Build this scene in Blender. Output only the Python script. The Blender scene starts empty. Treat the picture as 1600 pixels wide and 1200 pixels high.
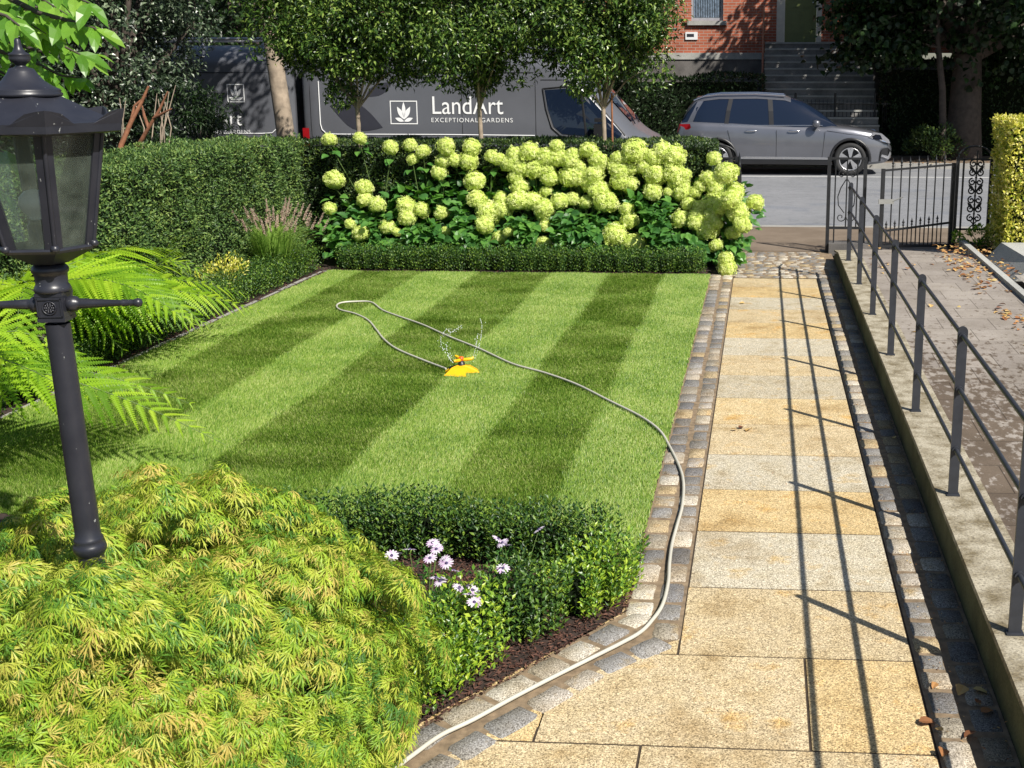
import bpy, bmesh, math, random
import numpy as np
from mathutils import Vector, Matrix
random.seed(7); RNG=np.random.default_rng(11)
SC=bpy.context.scene; COL=SC.collection
PI=math.pi
# ------------------------------------------------------------------ camera, sky, sun, exposure
F=1825.;CX=1078.;CY=600.;TH=math.atan(491/1825.);AL=math.atan(115*math.cos(TH)/F);H=2.1
hx,hy=-math.sin(AL),math.cos(AL)
FW=Vector((hx*math.cos(TH),hy*math.cos(TH),-math.sin(TH))); RT=Vector((hy,-hx,0)); UP=Vector((hx*math.sin(TH),hy*math.sin(TH),math.cos(TH)))
cam=bpy.data.cameras.new('camera'); co=bpy.data.objects.new('camera',cam); COL.objects.link(co)
co.matrix_world=Matrix(((RT.x,UP.x,-FW.x,0),(RT.y,UP.y,-FW.y,0),(RT.z,UP.z,-FW.z,H),(0,0,0,1)))
cam.sensor_width=36; cam.lens=36*F/1600; cam.shift_x=(800-CX)/1600; cam.clip_end=500; cam.clip_start=.05
SC.camera=co
SUN=Vector((.735,-.69,1.0)).normalized()
W=bpy.data.worlds.new('World'); SC.world=W; W.use_nodes=True
nt=W.node_tree; sky=nt.nodes.new('ShaderNodeTexSky'); sky.sky_type='NISHITA'; sky.sun_disc=False
sky.sun_elevation=math.asin(SUN.z); sky.sun_rotation=math.atan2(SUN.x,SUN.y); sky.ozone_density=1.2
bg=nt.nodes['Background']; bg.inputs[1].default_value=.062; nt.links.new(sky.outputs[0],bg.inputs[0])
sl=bpy.data.lights.new('sun','SUN'); sl.energy=4.9; sl.angle=math.radians(.5); sl.color=(1,.95,.86)
so=bpy.data.objects.new('sun',sl); COL.objects.link(so); so.rotation_euler=SUN.to_track_quat('Z','Y').to_euler(); so.location=(8,-8,12)
SC.view_settings.view_transform='Standard'; SC.view_settings.look='None'; SC.view_settings.exposure=.5; SC.view_settings.gamma=1
SC.cycles.max_bounces=8; SC.cycles.transparent_max_bounces=12; SC.cycles.caustics_reflective=False; SC.cycles.caustics_refractive=False
def ray(px,py): return FW+RT*((px-CX)/F)+UP*((CY-py)/F)
def gat(px,py,z=0.):
    r=ray(px,py); t=(z-H)/r.z; return Vector((r.x*t,r.y*t,z))
def yat(px,py,Y):
    r=ray(px,py); t=Y/r.y; return Vector((r.x*t,Y,H+r.z*t))
# ------------------------------------------------------------------ tagging
def tag(o,label=None,cat=None,group=None,kind=None):
    if label: o['label']=label
    if cat: o['category']=cat
    if group: o['group']=group
    if kind: o['kind']=kind
    return o
def empty(name,loc=(0,0,0),rz=0,**k):
    o=bpy.data.objects.new(name,None); COL.objects.link(o); o.location=loc; o.rotation_euler=(0,0,rz); o.empty_display_size=.1
    return tag(o,**k)
def link(name,me,m,parent=None,loc=None):
    o=bpy.data.objects.new(name,me); COL.objects.link(o)
    if m is not None and len(me.materials)==0: me.materials.append(m)
    if parent: o.parent=parent
    if loc: o.location=loc
    return o
def copy_tree(o,parent=None):
    c=o.copy(); COL.objects.link(c); c.parent=parent
    for ch in list(o.children): copy_tree(ch,c)
    return c
# ------------------------------------------------------------------ mesh helpers
class MB:
    def __init__(s): s.v=[]; s.f=[]; s.mi=[]; s.m=0; s.sm=[]; s.c=[]; s.col=None
    def add(s,vs,fs,smooth=False):
        n=len(s.v); s.v+= [tuple(v) for v in vs]
        for f in fs: s.f.append([i+n for i in f]); s.mi.append(s.m); s.sm.append(smooth); s.c.append(s.col)
    def box(s,a,b,M=None):
        x0,y0,z0=a;x1,y1,z1=b
        vs=[Vector(p) for p in ((x0,y0,z0),(x1,y0,z0),(x1,y1,z0),(x0,y1,z0),(x0,y0,z1),(x1,y0,z1),(x1,y1,z1),(x0,y1,z1))]
        if M: vs=[M@v for v in vs]
        s.add(vs,[(0,3,2,1),(4,5,6,7),(0,1,5,4),(1,2,6,5),(2,3,7,6),(3,0,4,7)])
    def tube(s,pts,r,n=8,caps=True,smooth=True):
        pts=[Vector(p) for p in pts]; rs=r if isinstance(r,(list,tuple)) else [r]*len(pts)
        vs=[]; up=None
        for i,p in enumerate(pts):
            d=(pts[min(i+1,len(pts)-1)]-pts[max(i-1,0)]).normalized()
            if up is None: up=Vector((0,0,1)) if abs(d.z)<.9 else Vector((1,0,0))
            a=d.cross(up).normalized(); b=a.cross(d).normalized(); up=b
            for k in range(n):
                t=2*PI*k/n; vs.append(p+a*(math.cos(t)*rs[i])+b*(math.sin(t)*rs[i]))
        fs=[]
        for i in range(len(pts)-1):
            for k in range(n): fs.append((i*n+k,i*n+(k+1)%n,(i+1)*n+(k+1)%n,(i+1)*n+k))
        s.add(vs,fs,smooth)
        if caps: 
            s.add(vs[:n],[tuple(range(n))[::-1]]); s.add(vs[-n:],[tuple(range(n))])
    def lathe(s,prof,c=(0,0,0),n=24,smooth=True,ang=0):
        vs=[]
        for r,z in prof:
            for k in range(n):
                t=2*PI*k/n+ang; vs.append((c[0]+r*math.cos(t),c[1]+r*math.sin(t),c[2]+z))
        fs=[(i*n+k,i*n+(k+1)%n,(i+1)*n+(k+1)%n,(i+1)*n+k) for i in range(len(prof)-1) for k in range(n)]
        s.add(vs,fs,smooth)
    def prism(s,poly,d,M=None):   # poly 2D (x,y)->extrude z 0..d, mapped by M
        n=len(poly); vs=[Vector((p[0],p[1],0)) for p in poly]+[Vector((p[0],p[1],d)) for p in poly]
        if M: vs=[M@v for v in vs]
        s.add(vs,[tuple(range(n))[::-1],tuple(range(n,2*n))]+[(i,(i+1)%n,n+(i+1)%n,n+i) for i in range(n)])
    def build(s,name,m,parent=None,loc=None):
        me=bpy.data.meshes.new(name); me.from_pydata([tuple(v) for v in s.v],[],s.f)
        ms=m if isinstance(m,(list,tuple)) else [m]
        for x in ms: me.materials.append(x)
        me.polygons.foreach_set('material_index',s.mi); me.polygons.foreach_set('use_smooth',s.sm)
        if any(c is not None for c in s.c):
            at=me.color_attributes.new('tint','FLOAT_COLOR','CORNER'); buf=[]
            for p in me.polygons:
                c=s.c[p.index] or (1,1,1)
                for _ in range(p.loop_total): buf+= [c[0],c[1],c[2],1]
            at.data.foreach_set('color',buf)
        me.update(); return link(name,me,None,parent,loc)
def XZ(o=(0,0,0)): # maps poly (x,y)->(x,z), extrude towards -Y
    return Matrix(((1,0,0,o[0]),(0,0,-1,o[1]),(0,1,0,o[2]),(0,0,0,1)))
def npmesh(name,V,Fc,m,parent=None,smooth=False,linkit=True,attr=None):
    """V (n,3), Fc (k,3|4) int"""
    me=bpy.data.meshes.new(name); k=Fc.shape[1]
    me.vertices.add(len(V)); me.vertices.foreach_set('co',V.astype(np.float32).ravel())
    me.loops.add(Fc.size); me.loops.foreach_set('vertex_index',Fc.astype(np.int32).ravel())
    me.polygons.add(len(Fc)); me.polygons.foreach_set('loop_start',np.arange(0,Fc.size,k,dtype=np.int32)); me.polygons.foreach_set('loop_total',np.full(len(Fc),k,dtype=np.int32))
    me.polygons.foreach_set('use_smooth',np.full(len(Fc),smooth))
    me.materials.append(m); me.update(calc_edges=True)
    return link(name,me,None,parent) if linkit else me
# leaf templates: x across, y along (0..1), z up
def T_leaf(w=.5,fold=.12,bend=.1): 
    v=[(0,0,0),(-w/2,.45,fold),(0,1,-bend),(w/2,.45,fold),(0,.5,0)]
    return np.array(v,float),np.array([(0,4,1),(1,4,2),(0,3,4),(3,2,4)])
def T_quad(w=.5,fold=.1):
    return np.array([(0,0,0),(-w/2,.5,fold),(0,1,0),(w/2,.5,fold)],float),np.array([(0,2,1),(0,3,2)])
def T_ovate(w=.7):
    v=[(0,0,0),(-w*.42,.18,.08),(-w*.5,.42,.1),(-w*.3,.75,.02),(0,1,-.16),(w*.3,.75,.02),(w*.5,.42,.1),(w*.42,.18,.08),(0,.3,0),(0,.65,-.03)]
    return np.array(v,float),np.array([(0,8,1),(1,8,2),(2,8,9),(2,9,3),(3,9,4),(0,7,8),(7,6,8),(6,9,8),(6,5,9),(5,4,9)])
def T_long(w=.34,bend=.25):
    v=[(0,0,0),(-w*.4,.25,.05),(-w*.5,.5,.03),(-w*.3,.8,-bend*.5),(0,1,-bend),(w*.3,.8,-bend*.5),(w*.5,.5,.03),(w*.4,.25,.05),(0,.25,-.01),(0,.5,-.03),(0,.8,-bend*.55)]
    return np.array(v,float),np.array([(0,8,1),(1,8,2),(8,9,2),(2,9,3),(9,10,3),(3,10,4),(0,7,8),(7,6,8),(6,9,8),(6,5,9),(5,10,9),(5,4,10)])
def T_palm(n=7,droop=.25):
    v=[(0,0,0)];f=[]
    for i in range(n):
        a=(i-(n-1)/2)*(2.5/(n-1)); L=1-.13*abs(i-(n-1)/2); w=.036
        dx,dy=math.sin(a),math.cos(a); px,py=dy,-dx
        b=len(v); j=((i*37)%5-2)*.05
        v+=[(dx*L*.5+px*w,dy*L*.5+py*w,-droop*.2+j),(dx*L*.5-px*w,dy*L*.5-py*w,-droop*.2+j+.02),(dx*L,dy*L,-droop+j)]
        # serration tooth
        v+=[(dx*L*.72+px*.12,dy*L*.72+py*.12,-droop*.5+j),(dx*L*.5,dy*L*.5,-droop*.25+j),(dx*L*.66-px*.12,dy*L*.66-py*.12,-droop*.5+j)]
        f+=[(0,b,b+1),(b,b+2,b+1),(b+4,b+3,b),(b+1,b+5,b+4)]
    return np.array(v,float),np.array(f)
def norm(a): return a/np.maximum(np.linalg.norm(a,axis=1,keepdims=True),1e-9)
def leaves(name,P,D,N,S,T,m,parent=None,linkit=True,extra=None):
    """place leaf templates: P pos, D along direction, N approx normal, S sizes"""
    V,Fc=T; D=norm(D); X=norm(np.cross(D,N)); Z=np.cross(X,D)
    S=np.broadcast_to(S,(len(P),))
    out=P[:,None,:]+S[:,None,None]*(V[None,:,0,None]*X[:,None,:]+V[None,:,1,None]*D[:,None,:]+V[None,:,2,None]*Z[:,None,:])
    n=len(V); FF=(Fc[None,:,:]+(np.arange(len(P))*n)[:,None,None]).reshape(-1,Fc.shape[1])
    return npmesh(name,out.reshape(-1,3),FF,m,parent,linkit=linkit)
def rnd(n): return norm(RNG.normal(size=(n,3)))
def U(a,b,n): return RNG.uniform(a,b,n)
# smooth 3D value noise
_G=RNG.uniform(-1,1,(32,32,32))
def vnoise(P,s):
    Q=np.asarray(P)*s+100.3; I=np.floor(Q).astype(int); f=Q-I; f=f*f*(3-2*f); r=0
    for dx in (0,1):
        for dy in (0,1):
            for dz in (0,1):
                w=(f[:,0] if dx else 1-f[:,0])*(f[:,1] if dy else 1-f[:,1])*(f[:,2] if dz else 1-f[:,2])
                r=r+w*_G[(I[:,0]+dx)%32,(I[:,1]+dy)%32,(I[:,2]+dz)%32]
    return r
# ------------------------------------------------------------------ materials
class NB:
    def __init__(s,name):
        s.m=bpy.data.materials.new(name); s.m.use_nodes=True; s.t=s.m.node_tree; s.n=s.t.nodes; s.b=s.n['Principled BSDF']; s.out=s.n['Material Output']
    def new(s,t,**k):
        n=s.n.new(t)
        for a,b in k.items(): setattr(n,a,b)
        return n
    def l(s,a,b): s.t.links.new(a,b)
    def coord(s): 
        if not hasattr(s,'tc'): s.tc=s.new('ShaderNodeTexCoord')
        return s.tc.outputs['Object']
    def noise(s,scale,detail=4,rough=.55,sc=None):
        n=s.new('ShaderNodeTexNoise'); n.inputs['Scale'].default_value=scale; n.inputs['Detail'].default_value=detail; n.inputs['Roughness'].default_value=rough
        if sc:
            mp=s.new('ShaderNodeMapping'); mp.inputs['Scale'].default_value=sc; s.l(s.coord(),mp.inputs[0]); s.l(mp.outputs[0],n.inputs['Vector'])
        else: s.l(s.coord(),n.inputs['Vector'])
        return n.outputs['Fac']
    def ramp(s,fac,stops):
        r=s.new('ShaderNodeValToRGB'); e=r.color_ramp.elements
        while len(e)<len(stops): e.new(.5)
        for i,(p,c) in enumerate(stops): e[i].position=p; e[i].color=(*c,1) if len(c)==3 else c
        s.l(fac,r.inputs[0]); return r.outputs[0]
    def mix(s,a,b,fac,mode='MIX'):
        n=s.new('ShaderNodeMix',data_type='RGBA',blend_type=mode)
        for v,i in ((fac,0),(a,6),(b,7)):
            if hasattr(v,'links'): s.l(v,n.inputs[i])
            else: n.inputs[i].default_value=v if i==0 else ((*v,1) if len(v)==3 else v)
        return n.outputs[2]
    def bump(s,h,strength=.3,dist=.01,prev=None):
        n=s.new('ShaderNodeBump'); n.inputs['Strength'].default_value=strength; n.inputs['Distance'].default_value=dist; s.l(h,n.inputs['Height'])
        if prev: s.l(prev,n.inputs['Normal'])
        s.l(n.outputs[0],s.b.inputs['Normal']); return n.outputs[0]
    def set(s,**k):
        mp=dict(rough='Roughness',metal='Metallic',spec='Specular IOR Level',coat='Coat Weight',trans='Transmission Weight',alpha='Alpha',ior='IOR',sheen='Sheen Weight',coatr='Coat Roughness')
        for a,b in k.items(): s.b.inputs[mp[a]].default_value=b
        return s
    def base(s,c):
        if hasattr(c,'links'): s.l(c,s.b.inputs['Base Color'])
        else: s.b.inputs['Base Color'].default_value=(*c,1)
        return s
def plain(name,c,rough=.6,metal=0,spec=.5,var=.12,scale=8,bump=0,coat=0,bscale=60):
    b=NB(name); c2=tuple(x*(1-var) for x in c); c3=tuple(min(1,x*(1+var)) for x in c)
    b.base(b.ramp(b.noise(scale),[(.3,c2),(.7,c3)])).set(rough=rough,metal=metal,spec=spec,coat=coat)
    if bump: b.bump(b.noise(bscale,5),bump,.004)
    return b.m
def leafmat(name,cols,trans=.35,rough=.5,tc=None,spec=.4,pscale=1.5):
    b=NB(name); g=b.new('ShaderNodeNewGeometry'); r=g.outputs['Random Per Island']
    ad=b.new('ShaderNodeMath',operation='MULTIPLY_ADD'); b.l(b.noise(pscale,2),ad.inputs[0]); ad.inputs[1].default_value=.9; ad.inputs[2].default_value=-.45
    a2=b.new('ShaderNodeMath',operation='ADD',use_clamp=True); b.l(ad.outputs[0],a2.inputs[0]); b.l(r,a2.inputs[1])
    n=len(cols); c=b.ramp(a2.outputs[0],[(i/(n-1) if n>1 else 0,x) for i,x in enumerate(cols)])
    b.base(c).set(rough=rough,spec=spec)
    tr=b.new('ShaderNodeBsdfTranslucent'); b.l(b.mix(c,(1,1,1),0.0) if not tc else b.mix(c,tc,1.,'MULTIPLY'),tr.inputs[0])
    mx=b.new('ShaderNodeMixShader'); mx.inputs[0].default_value=trans; b.l(b.b.outputs[0],mx.inputs[1]); b.l(tr.outputs[0],mx.inputs[2]); b.l(mx.outputs[0],b.out.inputs[0])
    return b.m
TC=(1.6,1.5,.5)
M={}
M['grass']=leafmat('grass_blades',[(.08,.17,.017),(.165,.295,.033),(.28,.40,.065),(.45,.51,.18)],.35,.45,(1.3,1.3,.5),.35,1.9)
M['maple']=leafmat('maple_leaves',[(.06,.16,.02),(.14,.28,.025),(.26,.40,.03),(.36,.46,.04),(.43,.46,.07),(.50,.40,.10)],.2,.5,(1.3,1.25,.6),.35,3.5)
M['fern']=leafmat('fern_leaves',[(.12,.26,.012),(.28,.48,.02),(.44,.62,.04)],.45,.45,(1.3,1.3,.5),.4,3)
M['yew']=leafmat('hedge_leaves',[(.03,.07,.02),(.07,.14,.035),(.13,.23,.055),(.24,.33,.08)],.25,.5,None,.4,1.6)
M['yewdark']=leafmat('dark_hedge_leaves',[(.015,.035,.012),(.03,.065,.02),(.06,.11,.03),(.13,.19,.03)],.22,.45,None,.5,2)
M['box']=leafmat('box_leaves',[(.02,.06,.015),(.045,.11,.02),(.10,.20,.028),(.24,.36,.04)],.28,.42,None,.4,5)
M['boxbright']=leafmat('bright_box_leaves',[(.05,.13,.02),(.13,.27,.028),(.28,.45,.035),(.50,.62,.06)],.35,.35,None,.5,7)
M['oak']=leafmat('evergreen_oak_leaves',[(.012,.032,.008),(.035,.08,.012),(.08,.16,.022),(.28,.38,.08)],.22,.34,None,.5,3.5)
M['dark']=leafmat('shade_dark_tree_leaves',[(.007,.018,.005),(.014,.036,.008),(.03,.065,.014)],.2,.45,None,.4,.8)  # near-black leaf colour paints in the shade the background trees stand in
M['darkgrey']=leafmat('greyish_shrub_leaves',[(.010,.022,.010),(.03,.05,.025),(.06,.10,.05),(.22,.28,.17)],.2,.35,None,.7,2)
M['hyd']=leafmat('hydrangea_leaves',[(.04,.13,.03),(.08,.22,.045),(.15,.33,.06)],.35,.4,(1.2,1.3,.5),.5,4)
M['floret']=leafmat('hydrangea_florets',[(.55,.68,.14),(.72,.81,.26),(.86,.89,.46)],.35,.6,(1.1,1.1,.8),.2,9)
M['magn']=leafmat('magnolia_leaves',[(.10,.25,.03),(.16,.36,.04),(.28,.48,.07)],.5,.35,(1.4,1.35,.4),.5,6)
M['yellow']=leafmat('golden_hedge_leaves',[(.20,.30,.03),(.58,.58,.07),(.80,.74,.14),(.86,.80,.36)],.35,.45,None,.4,4)
M['plume']=leafmat('grass_plumes',[(.55,.40,.33),(.72,.58,.48)],.4,.7)
M['ggrass']=leafmat('ornamental_grass',[(.2,.36,.06),(.34,.5,.1)],.4,.5)
M['petal']=leafmat('daisy_petals',[(.72,.62,.76),(.85,.80,.88),(.62,.42,.66)],.3,.6)
M['litter']=leafmat('dry_leaves',[(.16,.06,.03),(.38,.17,.06),(.55,.33,.12),(.66,.5,.2)],.15,.7)
M['chips']=leafmat('bark_chips',[(.03,.015,.012),(.08,.035,.025),(.16,.075,.05)],.0,.8)
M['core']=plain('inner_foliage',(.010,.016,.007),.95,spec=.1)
M['soil']=plain('soil',(.035,.022,.017),.95,var=.4,scale=30,bump=.8,bscale=70)
M['bark']=plain('pale_bark',(.30,.24,.18),.9,var=.35,scale=9,bump=.8,bscale=25)
M['darkbark']=plain('dark_bark',(.07,.055,.045),.9,var=.3,scale=9,bump=.8,bscale=14)
M['redbark']=plain('reddish_bark',(.24,.10,.05),.8,var=.35,scale=12,bump=.5)
M['stem']=plain('green_stem',(.10,.16,.04),.6)
M['iron']=plain('black_iron',(.016,.017,.02),.42,spec=.5,var=.3,scale=20,bump=.1)
def m_lamp():
    b=NB('lamp_paint'); c=b.ramp(b.noise(14),[(.3,(.017,.018,.026)),(.7,(.028,.029,.038))])
    ch=b.ramp(b.noise(75,3,.6,(1,1,.6)),[(.70,(0,0,0)),(.72,(1,1,1))]); c=b.mix(c,(.34,.35,.34),ch); b.base(c).set(rough=.36,spec=.55)
    b.bump(b.noise(45,5),.08,.004); return b.m
M['lamp']=m_lamp()
M['rail']=plain('railing_paint',(.030,.033,.042),.45,spec=.5,var=.2,scale=18,bump=.08)
M['hose']=plain('hose_plastic',(.52,.50,.43),.4,var=.06)
M['syel']=plain('yellow_plastic',(.85,.47,.01),.35,var=.05)
M['sblk']=plain('black_plastic',(.02,.02,.022),.4)
M['sred']=plain('orange_plastic',(.75,.10,.01),.4)
M['tyre']=plain('tyre_rubber',(.018,.018,.019),.75,bump=.2)
M['alloy']=plain('alloy_wheel',(.5,.5,.52),.3,metal=.7,var=.05)
M['blacktrim']=plain('black_trim',(.014,.014,.016),.4)
M['chrome']=plain('chrome_trim',(.75,.75,.78),.15,metal=1,var=.02)
M['white']=plain('white_vinyl',(.78,.79,.80),.45,var=.02)
M['ghost']=plain('dark_grey_vinyl',(.030,.031,.042),.4,var=.05)
M['redlens']=plain('red_lens',(.28,.008,.012),.2,var=.05)
M['redleaf']=M['redlens']
def carpaint(name,c,flake=.5):
    b=NB(name); b.base(b.ramp(b.noise(3,2),[(.3,tuple(x*.95 for x in c)),(.7,tuple(x*1.05 for x in c))])).set(rough=.32,metal=flake,coat=1,coatr=.04); return b.m
M['van']=carpaint('van_paint',(.105,.11,.127),.0); M['van'].node_tree.nodes['Principled BSDF'].inputs['Coat Weight'].default_value=.12; M['van'].node_tree.nodes['Principled BSDF'].inputs['Coat Roughness'].default_value=.12
M['car']=carpaint('grey_car_paint',(.17,.175,.20),.6)
def glassdark():
    b=NB('tinted_glass'); b.base((.008,.014,.03)).set(rough=.02,spec=.55); return b.m
M['dglass']=glassdark()
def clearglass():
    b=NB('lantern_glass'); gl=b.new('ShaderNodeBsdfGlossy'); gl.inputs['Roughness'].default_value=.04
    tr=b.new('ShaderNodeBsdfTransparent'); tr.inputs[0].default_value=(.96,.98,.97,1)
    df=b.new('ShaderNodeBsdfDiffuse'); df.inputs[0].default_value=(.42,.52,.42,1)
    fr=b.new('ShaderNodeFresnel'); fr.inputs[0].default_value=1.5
    dirt_or_sheen=b.ramp(b.noise(22,4,.6),[(.3,(.06,)*3),(.75,(.17,)*3)])  # dirt mixed with a painted-in reflection: pale green film brightens the panes
    m1=b.new('ShaderNodeMixShader'); b.l(dirt_or_sheen,m1.inputs[0]); b.l(tr.outputs[0],m1.inputs[1]); b.l(df.outputs[0],m1.inputs[2])
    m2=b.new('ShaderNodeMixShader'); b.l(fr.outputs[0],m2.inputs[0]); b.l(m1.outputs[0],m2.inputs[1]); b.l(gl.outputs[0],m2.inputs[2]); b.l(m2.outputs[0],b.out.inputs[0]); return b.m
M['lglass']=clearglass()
def m_granite(name,tint=True,base=(.5,.42,.27),sp=1.):
    b=NB(name); 
    if tint:
        a=b.new('ShaderNodeVertexColor',layer_name='tint'); c=a.outputs[0]
    else: c=base
    blot=b.ramp(b.noise(4.5,6,.65),[(.30,(.74,.66,.54)),(.43,(.98,.95,.90)),(.56,(1.06,1.06,1.08)),(.68,(1.04,.86,.58))])
    c=b.mix(c,blot,1.,'MULTIPLY')
    c=b.mix(c,b.ramp(b.noise(1.7,7,.7),[(.36,(.80,.74,.66)),(.48,(1,1,1)),(.66,(1.04,1.03,1.02))]),.9,'MULTIPLY')
    sp1=b.ramp(b.noise(185,2,.75),[(.37,(.20,.18,.16)),(.46,(.82,.80,.77)),(.56,(1.08,1.08,1.08)),(.67,(1.8,1.8,1.8))])
    c=b.mix(c,sp1,.9*sp,'MULTIPLY')
    sp2=b.ramp(b.noise(90,3,.7),[(.3,(.7,.66,.6)),(.6,(1.08,1.06,1.02))]); c=b.mix(c,sp2,.8,'MULTIPLY')
    b.base(c).set(rough=.75,spec=.35); b.bump(b.noise(160,4),.35,.003); return b.m
M['granite']=m_granite('granite_slabs'); M['sett']=m_granite('granite_setts')
def m_joint():
    return plain('sandy_joint',(.22,.16,.10),.95,var=.35,scale=25,bump=.5)
M['joint']=m_joint(); M['djoint']=plain('dark_joint',(.05,.035,.022),.95,var=.3,scale=25)
def m_concrete(name,c,dirt_or_sheen=(.55,.55,.5),sc=3.,speck=.6):
    b=NB(name); a=b.mix(c,b.ramp(b.noise(sc,6,.65),[(.35,dirt_or_sheen),(.6,(1,1,1))]),1.,'MULTIPLY')
    a=b.mix(a,b.ramp(b.noise(90,4,.8),[(.34,(.35,.34,.32)),(.47,(.95,.95,.95)),(.62,(1.35,1.35,1.3))]),speck,'MULTIPLY')
    b.base(a).set(rough=.9,spec=.25); b.bump(b.noise(80,5,.7),.5,.004); return b.m
M['plinth']=m_concrete('weathered_concrete',(.40,.36,.28),(.42,.38,.30),9.,1.)
M['wallface']=m_concrete('mossy_wall',(.12,.12,.065),(.5,.5,.5),4)
M['riser']=m_concrete('step_riser_stone',(.27,.26,.25),(.6,.6,.6),2)
M['gran2']=m_concrete('grey_granite_step',(.42,.42,.40),(.75,.75,.75),2)
M['footpath']=m_concrete('footpath_concrete',(.21,.165,.125),(.7,.68,.66),1.2,.5)
M['kerb']=m_concrete('kerb_stone',(.34,.33,.31),(.8,.8,.8),3)
M['yline']=plain('yellow_line_paint',(.62,.52,.16),.8,var=.25,scale=25)
M['wline']=plain('white_line_paint',(.55,.55,.54),.8,var=.2,scale=25)
def m_asphalt():
    b=NB('asphalt'); a=b.ramp(b.noise(.5,5,.6),[(.3,(.19,.195,.205)),(.7,(.25,.255,.27))])
    a=b.mix(a,b.ramp(b.noise(90,3,.8),[(.3,(.5,.5,.5)),(.5,(1,1,1)),(.68,(1.5,1.5,1.5))]),.8,'MULTIPLY')
    cr=b.ramp(b.noise(1.1,7,.7,(1,1.5,1)),[(.488,(1,1,1)),(.5,(.55,.56,.6)),(.512,(1,1,1))]); a=b.mix(a,cr,.7,'MULTIPLY')
    pt=b.ramp(b.noise(.8,2,.5,(.8,1.6,1)),[(.6,(1,1,1)),(.62,(.86,.88,.92))]); a=b.mix(a,pt,1.,'MULTIPLY')
    b.base(a).set(rough=.85,spec=.3); b.bump(b.noise(110,4),.5,.005); return b.m
M['asphalt']=m_asphalt()
def m_pavers():
    b=NB('ramp_pavers'); mp=b.new('ShaderNodeMapping'); mp.inputs['Scale'].default_value=(1,1,1); mp.inputs['Rotation'].default_value=(0,0,0); b.l(b.coord(),mp.inputs[0])
    k=b.new('ShaderNodeTexBrick'); b.l(mp.outputs[0],k.inputs['Vector']); k.inputs['Scale'].default_value=1; k.inputs['Mortar Size'].default_value=.004; k.inputs['Mortar Smooth'].default_value=.4
    k.inputs['Brick Width'].default_value=.4; k.inputs['Row Height'].default_value=.4; k.offset=.5
    k.inputs[1].default_value=(.36,.32,.28,1); k.inputs[2].default_value=(.30,.265,.235,1); k.inputs[3].default_value=(.13,.11,.09,1); k.inputs['Bias'].default_value=0
    a=k.outputs[0]
    a=b.mix(a,b.ramp(b.noise(2.2,6,.65),[(.3,(.68,.66,.63)),(.6,(1,1,1))]),1.,'MULTIPLY')
    a=b.mix(a,b.ramp(b.noise(130,3,.7),[(.3,(.6,.6,.6)),(.5,(1,1,1)),(.7,(1.2,1.2,1.2))]),.6,'MULTIPLY')
    # damp speckles where the spray lands
    sx=b.new('ShaderNodeSeparateXYZ'); b.l(b.coord(),sx.inputs[0])
    mr=b.new('ShaderNodeMapRange'); b.l(sx.outputs[1],mr.inputs[0]); mr.inputs[1].default_value=9.2; mr.inputs[2].default_value=6.6
    mr2=b.new('ShaderNodeMapRange'); b.l(sx.outputs[0],mr2.inputs[0]); mr2.inputs[1].default_value=2.3; mr2.inputs[2].default_value=1.1; mr2.inputs[3].default_value=.1; mr2.inputs[4].default_value=1.
    mm=b.new('ShaderNodeMath',operation='MULTIPLY'); b.l(mr.outputs[0],mm.inputs[0]); b.l(mr2.outputs[0],mm.inputs[1])
    n=b.noise(17,5,.62,(1.25,.75,1)); ad=b.new('ShaderNodeMath',operation='ADD'); b.l(n,ad.inputs[0])
    m3=b.new('ShaderNodeMath',operation='MULTIPLY'); b.l(mm.outputs[0],m3.inputs[0]); m3.inputs[1].default_value=.25; b.l(m3.outputs[0],ad.inputs[1])
    wet=b.ramp(ad.outputs[0],[(.60,(0,0,0)),(.69,(1,1,1))]); a=b.mix(a,b.mix(a,(.42,.36,.30),1.,'MULTIPLY'),wet)
    b.base(a).set(rough=.8,spec=.35); b.bump(k.outputs['Fac'],-.4,.004); return b.m
M['pavers']=m_pavers()
def m_brick():
    b=NB('red_brick'); mp=b.new('ShaderNodeMapping'); mp.inputs['Rotation'].default_value=(PI/2,0,0); b.l(b.coord(),mp.inputs[0])
    k=b.new('ShaderNodeTexBrick'); b.l(mp.outputs[0],k.inputs['Vector']); k.inputs['Scale'].default_value=1; k.inputs['Mortar Size'].default_value=.008
    k.inputs['Brick Width'].default_value=.225; k.inputs['Row Height'].default_value=.075
    k.inputs[1].default_value=(.50,.16,.09,1); k.inputs[2].default_value=(.38,.11,.065,1); k.inputs[3].default_value=(.40,.32,.27,1)
    a=b.mix(k.outputs[0],b.ramp(b.noise(1.5,5),[(.3,(.75,.72,.7)),(.7,(1.1,1.1,1.1))]),1.,'MULTIPLY')
    b.base(a).set(rough=.9,spec=.2); b.bump(k.outputs['Fac'],-.3,.006); return b.m
M['brick']=m_brick()
M['darkstone']=m_concrete('dark_stone',(.16,.15,.145),(.6,.6,.6),2)
M['door']=plain('olive_door_paint',(.13,.16,.05),.4,var=.08)
M['cream']=plain('cream_paint',(.62,.58,.50),.6,var=.08)
M['frame']=plain('grey_window_frame',(.30,.33,.37),.5)
M['curtain']=plain('window_curtain',(.16,.22,.30),.7,var=.5,scale=14)
M['gravel']=m_concrete('gravel',(.36,.33,.30),(.6,.6,.6),30,1)
M['bulb']=plain('bulb_glass',(.75,.80,.82),.25,var=.02)
M['water']=plain('water_jet',(.85,.9,.92),.1,spec=1.,var=.02)
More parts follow.
